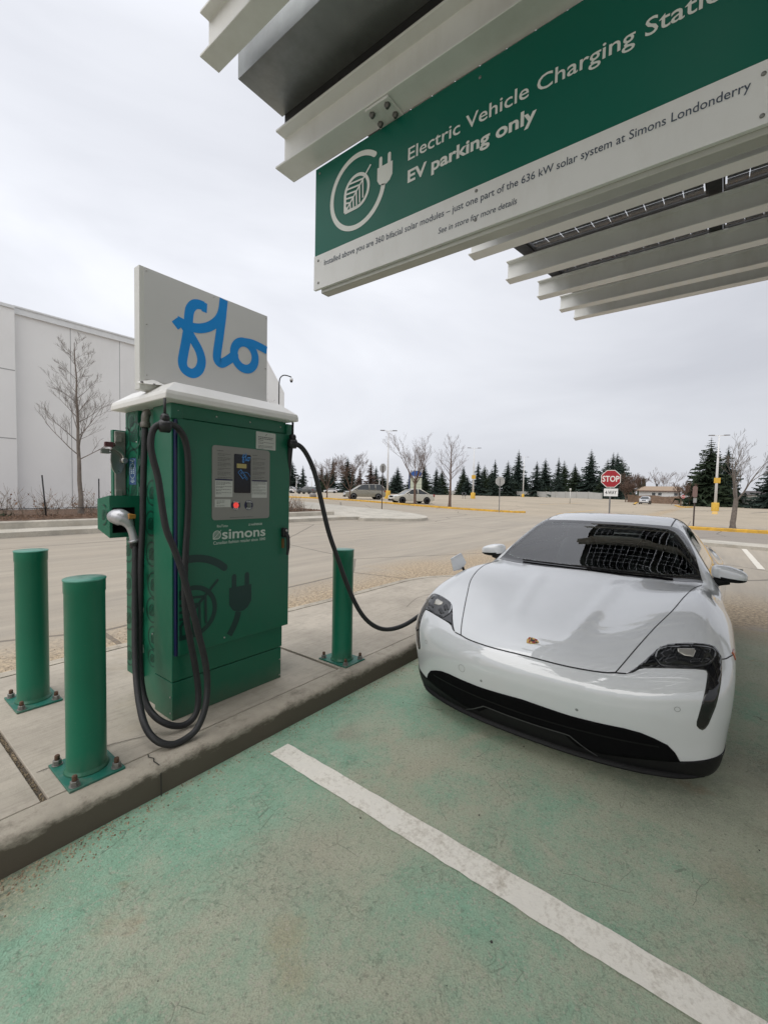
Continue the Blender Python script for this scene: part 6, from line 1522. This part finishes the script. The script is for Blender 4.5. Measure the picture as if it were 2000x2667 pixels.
b = B(); b.hexa([(133.9, 7.2, 3.3), (143.6, 7.2, 3.3), (143.6, 17.8, 3.3), (133.9, 17.8, 3.3)], [(137.2, 8.2, 4.5), (140.2, 8.2, 4.5), (140.2, 16.4, 4.5), (137.2, 16.4, 4.5)]); b.build('roof', mat('roof_tan', (.30, .225, .16), .9, var=.1), t, True)
b = B(); b.box(133.85, 133.9, 7.15, 17.85, 3.12, 3.30); b.build('fascia', mat('fascia_brown', (.10, .04, .035), .7), t, True)
for y in (13.6, 12.2, 8.7): b = B(); b.box(134.47, 134.51, y-.38, y+.38, 2.05, 2.75); b.build('window', mat('far_window', (.08, .09, .10), .2), t, True)
b = B(); b.box(138.3, 138.9, 13.1, 13.6, 4.45, 5.2); b.build('chimney', MATS['far_window'], t, True)
t = thing('grey_house', 'dark roofed house between the white house and the pines', 'house', (140, 4.6, 0))
b = B(); b.box(137, 146, 1.0, 7.0, -.1, 3.2); b.build('wall', MATS['house_white'], t, True)
b = B(); b.hexa([(136.4, .4, 3.1), (146.6, .4, 3.1), (146.6, 7.1, 3.1), (136.4, 7.1, 3.1)], [(139, 1.6, 4.7), (144, 1.6, 4.7), (144, 6.6, 4.7), (139, 6.6, 4.7)]); b.build('roof', mat('roof_grey', (.085, .075, .075), .9), t, True)
t = thing('small_house', 'small pale house with a dark roof behind the right wall', 'house', (119, -6, 0))
b = B(); b.box(116, 122, -8.6, -4.0, -.1, 2.5); b.build('wall', mat('house_pale', (.50, .50, .48), .8), t, True)
b = B(); b.hexa([(115.6, -9, 2.45), (122.4, -9, 2.45), (122.4, -3.6, 2.45), (115.6, -3.6, 2.45)], [(118, -8, 3.3), (120, -8, 3.3), (120, -4.6, 3.3), (118, -4.6, 3.3)]); b.build('roof', MATS['roof_grey'], t, True)
for i, (x, y) in enumerate(((150, 18.9), (150, 17.8))):
    b = B(); V, F_ = superell((0, 0, 3.6), (.85, .55, 3.6), .7); b.add(V, F_, 0, False); o = b.build('cedar_shrub', needle('cedar', ((.02, .028, .018), (.05, .06, .04))) if i == 0 else MATS.get('cedar', ND[1])); o.location = (x, y, 0)
    md = o.modifiers.new('sub', 'SUBSURF'); md.levels = 1; md.render_levels = 1
    tag(o, ['left of two dark columnar cedars behind the white house', 'right of two dark columnar cedars behind the white house'][i], 'shrub', 'columnar cedars')
t = thing('pylon_sign', 'tall shop pylon sign with a blue oval above pale panels', 'sign', (125.1, 82.7, gz(82)), R(-57))
b = B(); b.box(-2.6, -2.1, -.3, .3, 0, 7.8); b.build('pillar', mat('pylon_blue', (.02, .035, .10), .5), t)
b = B(); b.box(-2.05, 2.0, -.3, .3, 6.2, 8.4); b.build('top_board', mat('pylon_white', (.34, .36, .40), .5), t)
b = B(); b.add([(1.85*math.cos(a), -.32, 7.3+.95*math.sin(a)) for a in np.linspace(0, 6.283, 25)[:-1]], [list(range(24))]); b.build('oval', mat('oval_blue', (.02, .08, .28), .4), t, fix=False)
for k in range(4): b = B(); b.box(-2.0, 1.9, -.25, .25, 1.5+1.1*k, 2.55+1.1*k); b.build('panel', mat('pylon_pale', (.46, .50, .40), .5), t)
t = thing('boulder', 'grey boulder on the verge below the grey car', 'rock', (37.5, 40.2, gz(40)+.1)); b = B(); V, F_ = superell((0, 0, .15), (.5, .35, .28), .8, None, 14, 9)
b.add([v+Vector((mnoise.noise(v*3), mnoise.noise(v*3+Vector((5, 0, 0))), mnoise.noise(v*3+Vector((0, 7, 0)))))*.10 for v in V], F_, 0, True); b.build('stone', mat('boulder_grey', (.22, .21, .20), .9, var=.3, bump=.5), t)
t = thing('shopping_cart', 'wire shopping cart beside the middle lamp post base', 'cart', (67.9, 34.9, gz(34.5)), R(20)); WRE = mat('cart_wire', (.14, .14, .15), .4, .8)
b = B()
for k in range(7):
    q = -.45+.15*k; b.tube([(q, -.28, .45), (q, -.30, 1.0)], .014, 4); b.tube([(q, .28, .45), (q, .30, 1.0)], .014, 4); b.tube([(q, -.28, .45), (q, .28, .45)], .014, 4)
for z in (.5, .75, 1.0): b.tube([(-.45, -.29, z), (.45, -.29, z), (.45, .29, z), (-.45, .29, z), (-.45, -.29, z)], .014, 4)
b.build('basket', WRE, t)
b = B(); b.tube([(-.55, -.28, 1.05), (-.45, -.24, .2), (.45, -.2, .15), (.45, -.2, .45)], .018, 5); b.tube([(-.55, .28, 1.05), (-.45, .24, .2), (.45, .2, .15), (.45, .2, .45)], .018, 5); b.tube([(-.55, -.28, 1.05), (-.55, .28, 1.05)], .02, 6); b.build('frame', WRE, t)
for x, y in ((-.42, -.22), (-.42, .22), (.42, -.2), (.42, .2)): b = B(); b.lathe([(.06, -.02), (.06, .02)], (x, y, .07), (0, 1, 0), 10); b.build('wheel', BP, t)
# ------------------------------------------------------------------ parked and moving cars in the background
FG = mat('car_window_dark', (.018, .022, .024), .08, coat=.6)
def bgcar(label, loc, heading, col, L, W, H, belt, prof, cabin, wheels, wr, lamps=True, metal=.3, lower=None, cat='car', name='parked_car'):
    """prof: lower body side outline (x,z); cabin: roof outline (x,z) points from base front to base rear"""
    t = thing(name, label, cat, loc, heading)
    pm = mat('car_paint_%02d%02d%02d' % tuple(int(c*99) for c in col), col, .28, metal, coat=.8, var=.03)
    hw = W/2; nseg = 5
    b = B()
    ws = [(0, .86), (.25, .97), (.5, 1.0), (.75, .99), (1, .93)]
    n = len(prof); secs = [(-1, .0), (-.96, .04), (-.55, .015), (.55, .015), (.96, .04), (1, .0)]
    V = []
    zc = .55
    for s, ins in ((-1.0, .055), (-.955, .0), (.955, .0), (1.0, .055)):
        for x, z in prof:
            cx_ = sum(p[0] for p in prof)/n
            V.append((x+(cx_-x)*ins*.6, s*hw*(1-.10*max(0, abs(x)/(L/2)-.75)/.25-.05*max(0, z-zc)), z+(zc-z)*ins))
    b.add(V, [(k*n+i, k*n+(i+1) % n, (k+1)*n+(i+1) % n, (k+1)*n+i) for k in range(3) for i in range(n)]+[list(range(n))[::-1], list(range(3*n, 4*n))], 0, True)
    body = b.build('body', pm, t)
    md = body.modifiers.new('bevel', 'BEVEL'); md.width = .03; md.segments = 2; md.limit_method = 'ANGLE'
    m = len(cabin); b = B(); V = []
    def cw(x, z): return hw*.93-(z-belt)*.42*hw/ .9
    for s in (-1, 1): V += [(x, s*cw(x, z), z) for x, z in cabin]
    b.add(V, [(i, i+1, m+i+1, m+i) for i in range(m-1)]+[list(range(m))[::-1], list(range(m, 2*m))], 0)
    b.build('glass', FG, t)
    b = B(); top_ = [(x, z) for x, z in cabin if z > H-.12]       # roof skin and pillars
    x0, x1 = top_[0][0], top_[-1][0]
    V = []
    for s in (-1, -.8, 0, .8, 1): V += [(x, s*(cw(x, z)+.012), z+.012+(.02 if abs(s) < .9 else 0)) for x, z in top_]
    k = len(top_); b.add(V, [(r*k+i, r*k+i+1, (r+1)*k+i+1, (r+1)*k+i) for r in range(4) for i in range(k-1)], 0, True)
    for s in (-1, 1):
        def P(x, z, o=.014): return (x, s*(cw(x, z)+o), z)
        segs = [(cabin[0], cabin[1]), (cabin[-2], cabin[-1])]
        for (xa, za), (xb, zb) in segs: b.tube([(xa, s*cw(xa, za), za), (xb, s*cw(xb, zb), zb)], .045, 6)
        for f in ((.36, .66) if L > 4.4 else (.40, .74)):
            xm = x0+(x1-x0)*f+.0; b.tube([P(xm-.02, belt), P(xm, H-.03)], .040, 6)
        b.tube([P(cabin[0][0]*1.0, belt+.01), P(cabin[-1][0], belt+.01)], .022, 6)
    b.build('roof', pm, t)
    for wx in wheels:
        for s in (-1, 1):
            b = B(); b.lathe([(wr*.6, -.10), (wr, -.10), (wr, .10), (wr*.6, .10)], (wx, s*(hw-.09), wr), (0, s, 0), 20, capt=False); w_ = b.build('wheel', TY, t)
            b = B(); b.lathe([(wr*.66, .06), (wr*.6, .105), (wr*.3, .085), (0, .10)], (wx, s*(hw-.09), wr), (0, s, 0), 16, capt=False); b.build('rim', mat('bg_rim', (.22, .22, .22), .35, .7) if lower is None else lower, w_)
            b = B(); b.lathe([(wr*1.16, 0), (wr*1.16, .012), (wr*.9, .013)], (wx, s*(hw-.004), wr*1.02), (0, s, 0), 20, capt=True); b.build('wheel_arch', VB, t)
    fx = prof[0][0]
    for s in (-1, 1):
        b = B(); V, F_ = superell((-L/2+.16, s*hw*.70, belt-.22), (.13, .22, .085), .6, None, 10, 6); b.add(V, F_, 0, True); b.build('headlight', mat('bg_headlight', (.52, .54, .55), .15, coat=.6), t)
        b = B(); V, F_ = superell((L/2-.10, s*hw*.80, belt-.10), (.10, .13, .13), .6, None, 10, 6); b.add(V, F_, 0, True); b.build('tail_light', mat('bg_tail', (.25, .015, .015), .2), t)
        b = B(); V, F_ = superell((cabin[0][0]+.42, s*(hw+.07), belt+.08), (.06, .10, .07), .7, None, 10, 6); b.add(V, F_, 0, True); b.build('door_mirror', pm, t)
    b = B(); b.box(-L/2-.012, -L/2+.05, -hw*.42, hw*.42, belt-.30, belt-.16); b.build('grille', VB, t)
    b = B(); b.box(-L/2-.015, -L/2+.1, -hw*.80, hw*.80, .24, .40); b.build('bumper_intake', VB, t)
    b = B(); b.box(-L/2-.02, -L/2-.016, -.25, .25, .44, .55); b.build('number_plate', WHT, t)
    return t
SED = [(-2.28, .30), (-2.32, .55), (-2.22, .72), (-1.3, .88), (-.9, .92), (1.55, .96), (2.2, .92), (2.32, .70), (2.26, .34), (2.0, .24), (-2.0, .22)]
SEDC = [(-1.15, .90), (-.30, 1.40), (.15, 1.46), (.75, 1.44), (1.65, .95)]
VAN = [(-2.35, .28), (-2.42, .55), (-2.32, .80), (-1.45, 1.02), (-1.2, 1.06), (2.2, 1.10), (2.40, .95), (2.42, .45), (2.25, .28)]
VANC = [(-1.5, 1.02), (-.45, 1.66), (0, 1.74), (1.7, 1.74), (2.02, 1.66), (2.36, 1.08)]
SUV = [(-2.25, .32), (-2.32, .62), (-2.25, .90), (-1.2, 1.04), (2.1, 1.10), (2.28, .98), (2.30, .55), (2.2, .32)]
SUVC = [(-1.15, 1.02), (-.40, 1.58), (0, 1.68), (1.4, 1.66), (1.75, 1.58), (2.18, 1.08)]
bgcar('champagne minivan parked beyond the yellow kerb', (39.3, 33.3, gz(33.3)), R(-38), (.30, .285, .235), 4.85, 1.95, 1.75, 1.06, VAN, VANC, (-1.45, 1.5), .33)
bgcar('pale cream sedan parked behind the wide leafless tree', (37.0, 25.0, gz(25)), R(-30), (.55, .53, .45), 4.6, 1.75, 1.46, .92, SED, SEDC, (-1.4, 1.35), .32, lower=mat('steel_black_wheel', (.02, .02, .02), .5))
bgcar('white sport utility vehicle driving toward the camera at the far exit', (108, 12.4, gz(12.4)), R(0), (.66, .67, .69), 4.7, 1.9, 1.68, 1.04, SUV, SUVC, (-1.4, 1.4), .36, name='driving_car')
bgcar('dark grey sport utility vehicle seen from its rear right in front of the spruces', (67.5, 74.5, gz(74)), R(-78), (.085, .095, .10), 4.7, 1.85, 1.70, 1.04, SUV, SUVC, (-1.4, 1.4), .37)
bgcar('white hatchback partly hidden behind the charging cabinet', (73, 88, gz(88)), R(-60), (.64, .64, .64), 4.5, 1.8, 1.62, 1.0, SUV, SUVC, (-1.4, 1.4), .35)
bgcar('far white car between the grey car and the minivan', (106.6, 105.6, gz(100)), R(-50), (.66, .66, .66), 4.5, 1.8, 1.55, 1.0, SUV, SUVC, (-1.4, 1.4), .35)
bgcar('white car parked behind the leaning tree near the right wall', (121, -2.4, 0), R(-40), (.58, .60, .62), 4.6, 1.8, 1.5, .95, SED, SEDC, (-1.4, 1.4), .33)
